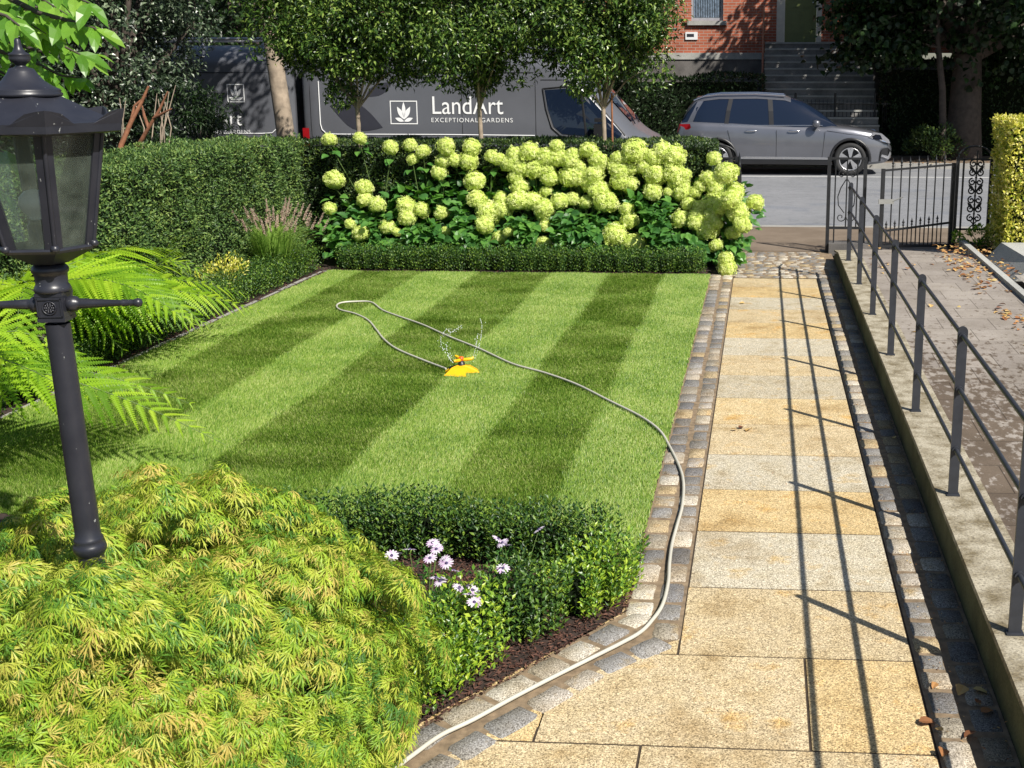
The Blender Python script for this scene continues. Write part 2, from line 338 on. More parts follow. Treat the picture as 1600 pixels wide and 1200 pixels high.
# ================================================================== SETTING
def sheet(name,poly,z,m,kind='structure',grid=None):
    mb=MB(); n=len(poly); mb.add([(p[0],p[1],z) for p in poly],[tuple(range(n))]); return tag(mb.build(name,m),kind=kind)
gm=plain('ground_earth',(.045,.05,.025),.95,var=.3,scale=3)
sheet('ground',[(-260,-60),(260,-60),(260,330),(-260,330)],-.09,gm)
sheet('road',[(-60,16.42),(60,16.42),(60,27.0),(-60,27.0)],-.06,M['asphalt'])
mb=MB(); mb.box((-60,14.0,-.08),(60,16.22,0)); tag(mb.build('pavement',M['footpath']),kind='structure')
mb=MB()
for i in range(-30,31): mb.box((i*1.0+.004,16.222,-.08),(i*1.0+.996,16.38,.004))
for i in range(-30,31): mb.box((i*1.0+.004,27.0,-.08),(i*1.0+.996,27.15,.06))
tag(mb.build('kerb',M['kerb']),kind='structure')
sheet('yellow_road_line',[(-30,16.46),(30,16.46),(30,16.56),(-30,16.56)],-.056,M['yline'])
sheet('white_road_line',[(-30,24.72),(30,24.72),(30,24.86),(-30,24.86)],-.056,M['wline'])
mb=MB(); mb.box((-60,27.152,-.08),(60,29.6,.05)); tag(mb.build('far_pavement',M['footpath']),kind='structure')
# garden soil
SOIL=[(-9,2),(-1.75,2.4),(-1.33,3.0),(-1.15,3.31),(-1.05,3.48),(-.885,3.71),(-.70,3.985),(-.53,4.24),(-.53,13.4),(-.4,14.0),(-9,14.0)]
sheet('garden_soil',SOIL,.008,M['soil'])
sheet('cobble_joints',[(-.283,4.04),(-.512,3.852),(-.753,3.50),(-.933,3.26),(-1.0,3.15),(-1.12,2.93),(-1.32,2.6),(-1.62,2.3),(-1.9,2.3),(-1.6,2.62),(-1.33,3.0),(-1.11,3.35),(-1.03,3.49),(-.87,3.71),(-.69,3.99),(-.52,4.24),(-.53,12.2),(-.283,12.2)],.0048,M['joint'])
sheet('cobble_joints',[(.588,-2),(.835,-2),(.835,13.9),(.588,13.9)],.0048,M['joint'])
sheet('cobble_joints',[(-.27,12.07),(.588,12.07),(.588,13.9),(-.27,13.9)],.0048,M['joint'])
# path base + slabs
sheet('path_bed',[(-2.6,-2),(.84,-2),(.84,13.9),(-.56,13.9),(-.56,3.4),(-2.6,3.4)],-.0005,M['djoint'])
warm=[(.64,.52,.31),(.62,.52,.34),(.65,.51,.28)]; pale=[(.58,.54,.43),(.60,.56,.45),(.57,.52,.40)]
mb=MB()
ys=[.9,1.5,2.1,2.7,3.31,3.92,4.51,5.13,5.70,6.27,6.86,7.45,8.05,8.65,9.25,9.84,10.43,11.0,11.55,12.06]
seq=[0,0,1,0,0,0,1,0,1,0,0,1,0,1,0,0,1,0,0]
for i in range(len(ys)-1):
    y0,y1=ys[i]+.004,ys[i+1]-.004
    if ys[i]<3.9:
        cuts=[[-3.0,-1.9,-.95,-.35,.585],[-3.0,-1.6,-.98,.19,.585]][i%2]
        if i==3: cuts=[-3,-2,-1.2,-.36,.585]
        if i==4: cuts=[-3.0,-1.6,-.71,.185,.585]
    else: cuts=[-.281,.585]
    if i==5: cuts=[-.62,-.2835,.585]
    for a,b in zip(cuts[:-1],cuts[1:]):
        c=random.choice(pale if seq[i] else warm); k=random.uniform(.86,.95); mb.col=tuple(x*k for x in c)
        x0,x1=a+.003,b-.003; e=.002; z=random.uniform(.0015,.003)
        mb.add([(x0,y0,z-.012),(x1,y0,z-.012),(x1,y1,z-.012),(x0,y1,z-.012),(x0+e,y0+e,z),(x1-e,y0+e,z),(x1-e,y1-e,z),(x0+e,y1-e,z)],[(4,5,6,7),(0,1,5,4),(1,2,6,5),(2,3,7,6),(3,0,4,7)])
tag(mb.build('path',M['granite']),kind='structure')
# cobble setts
mb=MB()
sc_=[(.18,.18,.18),(.22,.22,.22),(.30,.28,.25),(.36,.33,.28),(.15,.15,.155),(.34,.28,.18),(.26,.24,.20),(.44,.42,.37),(.20,.20,.20)]
def sett(P,D,w,l,h=.013,dark=1.):
    D=Vector((D[0],D[1],0)).normalized(); Nn=Vector((-D.y,D.x,0)); n=5; vs=[]; c=random.choice(sc_); k=random.uniform(1.05,1.35)*dark; mb.col=tuple(x*k for x in c)
    tz=random.uniform(-.003,.004); tx=random.uniform(-.05,.05); r=random.uniform(.86,1.)
    for j in range(n):
        for i in range(n):
            u=-1+2*i/(n-1); v=-1+2*j/(n-1)
            su=math.copysign(abs(u)**.45,u); sv=math.copysign(abs(v)**.45,v)
            ed=max(abs(u),abs(v)); corner=1-.07*(abs(u)*abs(v))**3
            z=h*(1-.15*ed)+tz+random.uniform(-.0020,.0020)-(0.014 if ed>.99 else 0)
            p=P+D*(su*l/2*corner+random.uniform(-.003,.003))+Nn*(sv*w/2*corner*r+random.uniform(-.003,.003)); vs.append((p.x,p.y,z+tx*u*w*.2))
    mb.add(vs,[(j*n+i,j*n+i+1,(j+1)*n+i+1,(j+1)*n+i) for j in range(n-1) for i in range(n-1)],True)
def row(poly,w,l0,l1,dark=1.,gap=.007):
    pts=[Vector((p[0],p[1],0)) for p in poly]; seg=[(pts[i+1]-pts[i]).length for i in range(len(pts)-1)]; tot=sum(seg); s=0
    def P(s):
        i=0
        while i<len(seg)-1 and s>seg[i]: s-=seg[i]; i+=1
        d=(pts[i+1]-pts[i]).normalized(); return pts[i]+d*s,d
    while s<tot:
        l=random.uniform(l0,l1); p,d=P(s+l/2); sett(p,d,w,l,dark=dark); s+=l+gap
row([(-1.55,2.45),(-1.26,2.95),(-1.06,3.30),(-.97,3.46),(-.81,3.68),(-.63,3.95),(-.475,4.17)],.125,.13,.2)
row([(-1.42,2.4),(-1.15,2.85),(-.955,3.19),(-.86,3.34),(-.71,3.56),(-.52,3.83),(-.40,3.95)],.112,.14,.22)
row([(-.462,4.21),(-.462,12.2)],.125,.13,.19)
row([(-.342,4.02),(-.340,12.2)],.112,.13,.19)
row([(.648,1),(.648,12.2)],.118,.12,.2); row([(.775,1),(.775,13.2)],.115,.12,.2,.8)  # wall-side row tinted darker, the plinth's shade put into its stones
y=12.12
while y<13.85:
    x=-.26+random.uniform(-.05,0)
    while x<.66: l=random.uniform(.09,.14); sett(Vector((x+l/2,y,0)),(1,0),.094,l,.009); x+=l+.006
    y+=.1
tag(mb.build('cobble_edging',M['sett']),kind='structure')
# lawn
LAWN=[(-4.67,6.4),(-4.5,5.7),(-4.1,5.25),(-3.3,5.02),(-1.7,4.95),(-.62,4.85),(-.53,4.6),(-.53,12.16),(-4.62,12.16)]
def inpoly(x,y,poly):
    c=np.zeros(len(x),bool); n=len(poly)
    for i in range(n):
        x1,y1=poly[i];x2,y2=poly[(i+1)%n]
        c^=((y1>y)!=(y2>y))&(x<(x2-x1)*(y-y1)/((y2-y1) if y2!=y1 else 1e-9)+x1)
    return c
mb=MB(); y=5.9
while y<12.1:
    l=random.uniform(.3,.5); o_=random.uniform(-.012,.012); mb.box((-4.722+o_,y,0),(-4.688,y+l-random.uniform(.008,.08),.013)); y+=l
x=-4.7
while x<-.6:
    l=random.uniform(.3,.5); mb.box((x,12.172,0),(x+l-random.uniform(.01,.15),12.190,.012)); x+=l
tag(mb.build('lawn_edging',M['kerb']),kind='structure')
lm=plain('lawn_base',(.055,.085,.018),.95,var=.25,scale=25,bump=.6)
sheet('lawn_base',LAWN,.012,lm)
STR=[-4.25,-3.58,-2.98,-2.2,-1.585,-1.0]
def stripe(x,y):
    xx=x+.014*np.sin(y*2.3)+RNG.normal(0,.018,len(x)); k=np.searchsorted(STR,xx); return np.where(k%2==1,1,-1)  # +1 dark
def lawn(n):
    x=U(-4.72,-.5,n); t=RNG.uniform(0,1,n); y=4.5+7.75*t**1.25; ok=inpoly(x+U(-.012,.012,n),y+U(-.012,.012,n),LAWN); x=x[ok]; y=y[ok]; n=len(x)
    s=stripe(x,y); 
    h=U(.012,.026,n)*(1+.25*vnoise(np.c_[x,y,0*x],6)); lean=np.where(s>0,U(-.65,.25,n),U(.2,1.2,n))+.35*vnoise(np.c_[x,y*2.2,0*x+5],2.2); # dark stripe leans to the camera, light stripe away
    side=RNG.normal(0,.45,n); a=U(-.5,.5,n)+PI/2*0; w=U(.0017,.0032,n)*(1+.05*y)
    B=np.c_[x,y,np.full(n,.010)]; dx=np.c_[np.cos(a),np.sin(a),0*a]*w[:,None]; tip=B+np.c_[side*h*.7,lean*h,h]
    V=np.stack([B-dx,B+dx,tip],1).reshape(-1,3); return npmesh('grass_lawn',V,np.arange(3*n).reshape(-1,3),M['grass'])
tag(lawn(760000),kind='stuff')
# bark mulch chips on the beds
def chips(n,poly,name,sz=(.015,.045),m=None,excl=None,z=.006):
    xs=[p[0] for p in poly]; ys_=[p[1] for p in poly]; x=U(min(xs),max(xs),n); y=U(min(ys_),max(ys_),n); ok=inpoly(x,y,poly)
    if excl: ok&=~inpoly(x,y,excl)
    x=x[ok];y=y[ok];n=len(x); a=U(0,2*PI,n); D=np.c_[np.cos(a),np.sin(a),U(-.3,.5,n)]; N=np.c_[U(-.5,.5,n),U(-.5,.5,n),np.ones(n)]
    return tag(leaves(name,np.c_[x,y,U(z,z+.012,n)],D,N,U(*sz,n),T_quad(.35,.08),m or M['chips']),kind='stuff')
chips(30000,[(-1.7,2.9),(-1.3,3.0),(-1.1,3.32),(-.67,4.0),(-.51,4.25),(-.5,5.0),(-1.9,5.1),(-1.9,3.6)],'bark_mulch',(.008,.028))
chips(36000,[(-5.6,5.2),(-4.6,5.2),(-4.6,12.16),(-.5,12.16),(-.5,12.5),(-5.6,12.5)],'bark_mulch',(.012,.04))
chips(260,[(-1.2,2.6),(.8,2.6),(.8,12),(-.27,12),(-.27,3.9)],'path_debris',(.006,.016),M['litter'])
chips(900,[(.60,2.6),(.83,2.6),(.83,13),(.60,13)],'path_debris',(.006,.018),M['litter'],z=.006)
# ramp, plinth wall
mb=MB(); mb.add([(1.07,-2,.195),(2.26,-2,.195),(2.26,12.3,.195),(1.07,12.3,.195),(2.26,13.9,.05),(1.07,13.9,.05)],[(0,1,2,3),(3,2,4,5)]); tag(mb.build('ramp_surface',M['pavers']),kind='structure')
pw=empty('plinth_wall',(.95,6,0),label='low mossy concrete plinth wall beside the yellow granite path, carrying the metal railing',cat='wall')
mb=MB(); 
def pl(y0,y1,z0,z1): mb.add([(-.112,y0,-.05),(.12,y0,-.05),(.12,y1,-.05),(-.112,y1,-.05),(-.112,y0,z0-.02),(.12,y0,z0-.02),(.12,y1,z1-.02),(-.112,y1,z1-.02)],[(0,1,5,4),(1,2,6,5),(2,3,7,6),(3,0,4,7),(4,5,6,7)])
pl(-8,6.6,.2,.2); pl(6.6,7.3,.2,.1)
mb.build('wall_face',M['wallface'],pw)
mb=MB()
for a,b,z0,z1 in ((-8,-3.2,.2,.2),(-3.195,.1,.2,.2),(.105,3.3,.2,.2),(3.305,6.6,.2,.2),(6.605,7.3,.2,.12)):
    vs=[(-.118,a,z0-.02),(.12,a,z0-.02),(.12,b,z1-.02),(-.118,b,z1-.02),(-.116,a,z0),(.12,a,z0),(.12,b,z1),(-.116,b,z1)]
    mb.add(vs,[(0,1,2,3)[::-1],(4,5,6,7),(0,1,5,4),(1,2,6,5),(2,3,7,6),(3,0,4,7)])
mb.build('coping',M['plinth'],pw)
# right side: kerb edging, leaf litter strip, granite step, gravel
sheet('right_soil',[(2.26,-2),(8,-2),(8,13.9),(2.26,13.9)],.14,M['soil'])
e=empty('edging_kerb',(2.28,6,0),label='narrow granite edging kerb along the right side of the paved ramp',cat='kerb')
mb=MB()
for i in range(17): a=-8+i*.915; mb.box((-.03,a,0),(.035,a+.909,.235))
mb.build('kerb_stones',M['gran2'],e)
e=empty('granite_slab',(2.4,12.6,.1),label='pale granite slab step with a sloping left face at the right frame edge below the golden hedge',cat='slab')
mb=MB(); mb.add([(0,-1.35,0),(2.5,-1.35,0),(2.5,.1,0),(0,.1,0),(.22,-1.35,.22),(2.5,-1.35,.22),(2.5,.1,.22),(.16,.0,.22)],[(0,1,5,4),(1,2,6,5),(2,3,7,6),(3,0,4,7),(4,5,6,7)]); mb.build('slab_block',M['gran2'],e)
sheet('gravel_bed',[(2.42,5),(6,5),(6,11.2),(2.42,11.2)],.21,M['gravel'])
# fallen leaves
def litter(n,x0,x1,y0,y1,z,cl=.5):
    x=U(x0,x1,n); y=U(y0,y1,n); k=vnoise(np.c_[x,y,0*x],1.6)+U(-.4,.4,n); ok=k>cl; x=x[ok];y=y[ok];n=len(x); a=U(0,2*PI,n)
    return np.c_[x,y,np.full(n,z)+U(0,.01,n)],np.c_[np.cos(a),np.sin(a),U(-.15,.2,n)],np.c_[U(-.4,.4,n),U(-.4,.4,n),np.ones(n)],U(.03,.065,n)
parts=[litter(260,1.1,2.25,8.5,13.2,.2,.42),litter(500,1.9,2.24,8,13.4,.2,.1),litter(900,2.3,3.4,8,13.6,.2,.0),litter(500,1,9,26.9,28.5,.06,-.1),litter(40,.5,.8,3,9,.015,.3),litter(60,-.25,.55,2.6,12,.005,.45),litter(300,2.4,5,13.0,14.3,.1,-.2)]
tag(leaves('fallen_leaves',np.concatenate([p[0] for p in parts]),np.concatenate([p[1] for p in parts]),np.concatenate([p[2] for p in parts]),np.concatenate([p[3] for p in parts]),T_ovate(.8),M['litter']),kind='stuff')
# ================================================================== RAILING
rl=empty('metal_railing',(.905,4,.2),label='dark grey metal railing of flat posts and three round rails on the low plinth wall',cat='railing')
post=None
for k in range(-4,7):
    y=3.772+1.378*k-4
    if post is None:
        mb=MB(); mb.box((-.0225,-.006,0),(.0225,.006,.775)); mb.prism([(.0225*math.cos(t*PI/8),.775+.0225*math.sin(t*PI/8)) for t in range(9)],.012,XZ((0,.006,0))); mb.box((-.03,-.02,-.002),(.03,.02,.006)); 
        for z in (.222,.508,.756): mb.tube([(-.001,-.016,z),(-.001,.016,z)],.017,10)
        post=mb.build('post',M['rail'],rl); post.location=(0,y,0)
    else: c=post.copy(); COL.objects.link(c); c.location=(0,y,0)
for z in (.222,.508,.756):
    mb=MB(); mb.tube([(0,-6.0,z),(0,8.15,z)]+([(0,8.32,z-.04)] if z>.7 else []),.0105,10); mb.build('rail',M['rail'],rl)
# ================================================================== GATES
def scroll(mb,c,r,s,turns=1.3,n=22,rad=.006,flip=1):
    pts=[]
    for i in range(n):
        t=i/(n-1); a=s+turns*2*PI*t*flip; rr=r*(1-.8*t); pts.append((c[0]+rr*math.cos(a),c[1],c[2]+rr*math.sin(a)))
    mb.tube(pts,rad,5)
def spear(mb,x,z,h=.09):
    mb.lathe([(.006,-.01),(.016,.0),(.008,.01),(.008,.02),(.017,.03),(.010,.045),(.0,h)],(x,0,z),8)
# centre fixed panel
g=empty('gate_post_panel',(.785,13.9,0),label='narrow fixed wrought iron panel with small scrolls at the far end of the railing',cat='gate panel')
mb=MB(); mb.box((-.02,-.02,0),(.02,.02,1.12)); mb.box((.40,-.02,0),(.44,.02,1.1)); mb.box((-.02,-.012,1.09),(.44,.012,1.115)); mb.box((.02,-.012,.28),(.40,.012,.31)); mb.build('frame',M['iron'],g)
for x in (.075,.21,.33): mb=MB(); mb.tube([(x,0,.28 if x!=.075 else .05),(x,0,1.09)],.009,6); mb.build('bar',M['iron'],g)
mb=MB(); scroll(mb,(.15,0,.92),.055,-.2,1.2); scroll(mb,(.27,0,.92),.055,PI+.2,1.2,flip=-1); scroll(mb,(.15,0,.42),.055,0,1.1,flip=-1); scroll(mb,(.27,0,.42),.055,PI,1.1)
mb.tube([(.20,0,.86),(.14,0,.76),(.11,0,.66),(.12,0,.56),(.19,0,.47)],.007,6); mb.tube([(.22,0,.86),(.28,0,.76),(.31,0,.66),(.30,0,.56),(.23,0,.47)],.007,6); mb.build('scrollwork',M['iron'],g)
# right leaf
def leaf_gate(name,loc,rz,w,label,hw=1.0,nb=7,slope=.0):
    g=empty(name,loc,rz,label=label,cat='gate')
    mb=MB(); mb.box((-w,-.02,.04),(-w+.04,.02,hw)); mb.box((-.04,-.02,.04),(0,.02,hw+.06))
    def rail(z0,z1,t=.022): mb.prism([(-w+.04,z0),(-.04,z1),(-.04,z1+t),(-w+.04,z0+t)],.03,XZ((0,.015,0)))
    rail(hw-.03,hw+.03); rail(.09,.09,.03); rail(.27,.36); mb.build('frame',M['iron'],g)
    for i in range(nb):
        x=-w+.04+(w-.08)*(i+.9)/(nb+.8); zt=hw-.01+.06*(x+w)/w
        mb=MB(); mb.tube([(x,0,.09),(x,0,zt+.03)],.008,6); spear(mb,x,zt+.03,.10); mb.build('bar',M['iron'],g)
    for i in range(nb*2):
        if i%2: continue
        x=-w+.04+(w-.08)*(i/2+.4)/(nb+.8); zt=.29+.09*(x+w)/w
        mb=MB(); mb.tube([(x,0,.09),(x,0,zt+.03)],.007,6); spear(mb,x,zt+.03,.08); mb.build('dog_bar',M['iron'],g)
    return g
g=leaf_gate('iron_gate',(2.235,13.86,0),math.radians(9),.87,'open black iron gate leaf with spear tops at the end of the ramp')
mb=MB(); mb.box((-.90,-.035,.60),(-.72,-.02,.655)); mb.tube([(-.74,-.03,.63),(-.62,-.05,.68)],.007,6); mb.build('latch',plain('galvanised_latch',(.25,.25,.24),.5),g)
g2=leaf_gate('iron_gate',(-.265,13.86,0),math.radians(91.5),.92,'open black iron gate leaf seen end on beside the last hydrangea heads',1.02,7)
# ornate cast panels either side (arched)
def ornate(name,loc,label,s=1):
    g=empty(name,loc,0,label=label,cat='gate pier'); w=.42
    mb=MB(); mb.box((0,-.02,0),(.035,.02,1.12)); mb.box((w-.035,-.02,0),(w,.02,1.12)); mb.box((.075,-.012,0),(.095,.012,1.1))
    mb.tube([(.02+(w-.04)*(.5-.5*math.cos(t*PI/10)),0,1.12+.13*math.sin(t*PI/10)) for t in range(11)],.011,6)
    mb.box((.035,-.012,.28),(w-.035,.012,.30)); mb.box((.035,-.012,1.09),(w-.035,.012,1.11)); mb.build('frame',M['iron'],g)
    mb=MB(); cx=.235
    for i in range(7):
        z=.42+i*.105; r=.05
        scroll(mb,(cx-.04,0,z),r*.9,PI*.5,1.25,14,.0095); scroll(mb,(cx+.04,0,z),r*.9,PI*.5,1.25,14,.0095,-1)
        mb.lathe([(0,-.02),(.016,0),(0,.02)],(cx,0,z+.05),6)
        if i%2: 
            for sg in (-1,1): mb.prism([(cx,z),(cx+sg*.07,z+.03),(cx+sg*.085,z+.08),(cx+sg*.04,z+.06)],.01,XZ((0,.005,0)))
    mb.tube([(cx,0,.3),(cx,0,1.2)],.010,6); mb.tube([(cx-.05,0,.3),(cx+.05,0,.4)],.008,6); mb.tube([(cx+.05,0,.3),(cx-.05,0,.4)],.008,6); mb.build('scrollwork',M['iron'],g); return g
ornate('gate_pier',(2.25,13.9,0),'arched black cast iron pier panel of dense scrolls beside the golden hedge')
ornate('gate_pier',(-.70,13.9,0),'arched black iron pier panel at the right end of the clipped hedge behind the hydrangeas')
tag(link('gate_stone_block',(lambda mb:(mb.box((0,0,0),(.5,.3,.14)),mb.build('tmp',M['darkstone']))[1])(MB()).data,None,None,(.80,13.78,-.02)),'small dark stone block under the centre iron gate panel','stone')
for o in list(bpy.data.objects):
    if o.name.startswith('tmp'): bpy.data.objects.remove(o)
# ================================================================== PLANTS
def boxsurf(n,a,b,faces='xXyYZ'):
    """random points on faces of the box a..b with outward normals"""
    a=np.array(a,float);b=np.array(b,float);d=b-a; A={'x':d[1]*d[2],'X':d[1]*d[2],'y':d[0]*d[2],'Y':d[0]*d[2],'Z':d[0]*d[1]}
    tot=sum(A[f] for f in faces); P=[];N=[]
    for f in faces:
        k=int(n*A[f]/tot); p=a+d*RNG.uniform(0,1,(k,3)); nn=np.zeros((k,3)); ax={'x':0,'y':1,'z':2}[f.lower()]
        sg=1 if f.isupper() else -1; p[:,ax]=(b if f.isupper() else a)[ax]; nn[:,ax]=sg; P.append(p);N.append(nn)
    return np.concatenate(P),np.concatenate(N)
def hedge(name,a,b,n,m,label,cat,size=(.025,.05),faces='xXyYZ',rough=.05,T=None,nscale=3.,up=.35,gap=.0,group=None,core=.09,tall=None,round_=.0):
    a=np.array(a,float);b=np.array(b,float)
    e=empty(name,((a[0]+b[0])/2,(a[1]+b[1])/2,a[2]),label=label,cat=cat,group=group); o=np.array(e.location)
    P,N=boxsurf(n,a,b,faces)
    dn=vnoise(P,nscale); dn2=vnoise(P,nscale*3.1)
    P=P+N*((dn*rough+dn2*rough*.5)[:,None]) - N*(np.abs(RNG.normal(0,.03,len(P)))[:,None])
    if round_:
        c=(a+b)/2; h=(b-a)/2; q=(P-c)/h; k=np.maximum(0,q[:,2])**2; 
        for ax in (0,1): P[:,ax]-=np.sign(q[:,ax])*k*(np.abs(q[:,ax])**4)*round_
    if gap: ok=(vnoise(P,nscale*2)+U(-.5,.5,len(P)))>-1+gap; P=P[ok];N=N[ok]
    D=norm(N*.5+rnd(len(P))*.9+np.array([0,0,up])); Nn=norm(N+rnd(len(P))*.7+np.array([0,0,.4]))
    leaves('foliage',P-o,D,Nn,U(*size,len(P)),T or T_quad(.42,.08),m,e)
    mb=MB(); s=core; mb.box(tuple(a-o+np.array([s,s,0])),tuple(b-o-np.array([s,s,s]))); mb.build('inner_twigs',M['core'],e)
    return e
# tall clipped boundary hedges
hedge('clipped_hedge',(-6.1,5.2,0),(-5.15,13.05,1.36),150000,M['yew'],'tall clipped green hedge running along the left side of the garden','hedge',(.018,.042),'xXyZ',.065,nscale=3.5)
hedge('clipped_hedge',(-5.6,13.1,0),(-.52,13.75,1.33),80000,M['yewdark'],'clipped dark green hedge behind the hydrangeas, in front of the vans','hedge',(.022,.045),'XyYZ',.04,nscale=2.5)
# golden hedge right
hedge('golden_hedge',(2.62,12.75,.14),(4.6,13.75,1.60),26000,M['yellow'],'clipped golden variegated hedge at the right edge beside the gate pier','hedge',(.03,.055),'xyYZ',.07,T_leaf(.55,.1),3.5)
# low box hedges made of upright little plants
def shoots(P0,hs,lean,m,parent,nl=22,size=(.018,.028),spread=.03,name='foliage'):
    """P0 base points, hs heights: spiralled leaves along upright shoots"""
    n=len(P0); t=np.tile(np.linspace(.12,1,nl),n); i=np.repeat(np.arange(n),nl)
    ax=np.c_[lean[:,0],lean[:,1],np.ones(n)]; ax=norm(ax)
    a=t*nl*2.4+i*1.7; rad=np.c_[np.cos(a),np.sin(a),0*a]
    P=P0[i]+ax[i]*(hs[i]*t)[:,None]+rad*(spread*.25)
    D=norm(rad*.8+ax[i]*U(.5,1.2,len(t))[:,None]); N=norm(ax[i]*.6-rad*.3+rnd(len(t))*.4)
    return leaves(name,P,D,N,U(*size,len(t)),T_leaf(.48,.1,.1),m,parent)
def boxrow(pts,h,w,dens,m,label,group,size=(.018,.028),nl=22,hv=.12,step=.24,names='box_plant',core=True):
    pts=[Vector((p[0],p[1],0)) for p in pts]; s=0; out=[]
    for i in range(len(pts)-1):
        L=(pts[i+1]-pts[i]).length; d=(pts[i+1]-pts[i])/L; k=max(1,round(L/step)); pn=Vector((-d.y,d.x,0))
        for j in range(k):
            c=pts[i]+d*((j+.5)*L/k); out.append((c,d,pn,L/k))
    res=[]
    N_=len(out)
    for q,(c,d,pn,L) in enumerate(out):
        n=int(dens*L*w); hh=h*random.uniform(1-hv,1+hv*.6)
        e=empty(names,c,0,group=group,cat='hedge plant'); e['label']=label(q,N_,c)
        u=U(-L*.55,L*.55,n); v=U(-w/2,w/2,n); B=np.c_[d.x*u+pn.x*v,d.y*u+pn.y*v,np.zeros(n)]
        edge=np.abs(v)/(w/2); hs=hh*(1-.22*edge**3)*U(.82,1.05,n); lean=np.c_[pn.x*v/w*.35,pn.y*v/w*.35]+RNG.normal(0,.09,(n,2))
        shoots(B,hs,lean,m,e,nl,size)
        if core:
            mb=MB(); f=.2; a_=L*.42; b_=w*f; hh*=.8
            vs=[]
            for z,sc in ((0,.6),(hh*.4,1),(hh*.75,.8)):
                for t in range(8):
                    an=t*PI/4+.4; vs.append(d*(a_*sc*math.cos(an))+pn*(b_*sc*math.sin(an))+Vector((0,0,z)))
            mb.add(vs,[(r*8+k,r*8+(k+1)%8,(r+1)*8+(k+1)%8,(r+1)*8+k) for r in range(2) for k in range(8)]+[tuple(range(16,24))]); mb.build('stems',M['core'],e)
        res.append(e)
    return res
ordn=['first','second','third','fourth','fifth','sixth','seventh','eighth','ninth','tenth','eleventh','twelfth','thirteenth','fourteenth','fifteenth','sixteenth','seventeenth','eighteenth','nineteenth','twentieth','twenty-first','twenty-second','twenty-third','twenty-fourth','twenty-fifth','twenty-sixth','twenty-seventh','twenty-eighth','twenty-ninth','thirtieth']
boxrow([(-4.55,12.36),(-.60,12.36)],.285,.26,2300,M['box'],lambda q,n,c:f'dark clipped box plant below the hydrangeas, {ordn[q]} from the left corner of the lawn','box plants edging the back of the lawn',nl=15,hv=.05,step=.30)
boxrow([(-4.88,7.0),(-4.88,12.2)],.32,.30,1900,M['box'],lambda q,n,c:f'dark box plant along the left lawn edge, {ordn[n-1-q]} down from the far corner','box plants edging the left of the lawn',nl=15,hv=.06,step=.36)
boxrow([(-2.15,4.72),(-1.35,4.76),(-.62,4.62)],.30,.20,2000,M['box'],lambda q,n,c:f'dark box plant in the near row below the lawn, {ordn[n-1-q]} from the cobbles','box plants in the row at the front of the lawn',(.019,.03),20,.1,.19)
boxrow([(-.585,4.50),(-.73,4.15)],.28,.22,1900,M['boxbright'],lambda q,n,c:f'fresh green box plant beside the cobble bend, {ordn[q]} down from the far end','bright box plants beside the curved cobbles',(.019,.03),20,.12,.18)
boxrow([(-.80,4.10),(-.96,3.96)],.31,.22,2300,M['box'],lambda q,n,c:'tall deep green box plant between the two groups of yellow green ones','dark box plant beside the curved cobbles',(.018,.03),22,.08,.2)
boxrow([(-.99,3.87),(-1.13,3.59),(-1.24,3.32)],.33,.25,1900,M['boxbright'],lambda q,n,c:f'yellow green box plant on the bark mulch beside the maple, {ordn[n-1-q]} from the maple','bright box plants beside the maple',(.019,.03),20,.12,.17)
# ------------------------------------------------------------ hydrangeas
HEADS=[(515,326,11),(570,312,13),(589,320,14),(605,354,12),(564,365,14),(547,350,9),(635,322,16),(636,340,15),(659,328,13),(690,332,13),(697,361,8),(745,312,14),(762,333,17),(785,328,14),(781,371,10),(795,362,8),(782,309,9),(757,352,13),(522,281,17),(569,293,14),(515,218,12),(562,216,11),(610,230,12),(641,227,11),(661,237,12),(697,229,14),(737,230,12),(692,252,12),(686,270,13),(710,250,12),(732,251,13),(742,283,15),(769,245,10),(780,249,9),(795,256,11),(645,249,10),(804,241,11),(827,238,14),(837,264,15),(859,277,13),(866,249,13),(892,250,14),(890,276,15),(920,236,13),(931,248,11),(927,272,16),(930,290,13),(935,259,10),(966,247,10),(969,267,14),(986,264,9),(969,283,14),(985,288,12),(992,237,18),(1022,247,14),(1024,270,17),(1035,237,14),(1052,245,17),(1052,270,16),(1070,274,10),(812,292,13),(810,314,17),(832,315,14),(850,326,14),(854,299,9),(874,314,12),(894,311,10),(916,316,10),(946,316,17),(979,327,10),(984,345,13),(960,367,17),(991,382,16),(850,338,10),(852,354,9),(850,381,11),(1020,300,13),(1044,299,7),(1065,300,13),(1057,284,12),(1076,319,10),(1086,301,9),(1095,291,9),(1094,324,10),(1064,342,14),(1088,347,12),(1106,359,16),(1117,320,17),(1119,349,9),(1117,294,11),(1135,271,17),(1147,300,14),(1142,312,14),(1152,332,16),(1160,352,12),(1145,364,11),(1119,384,10),(1180,317,12),(1136,419,13),(1134,405,11),(620,362,8),(905,262,10),(1007,262,12),(870,228,10),(945,300,9)]
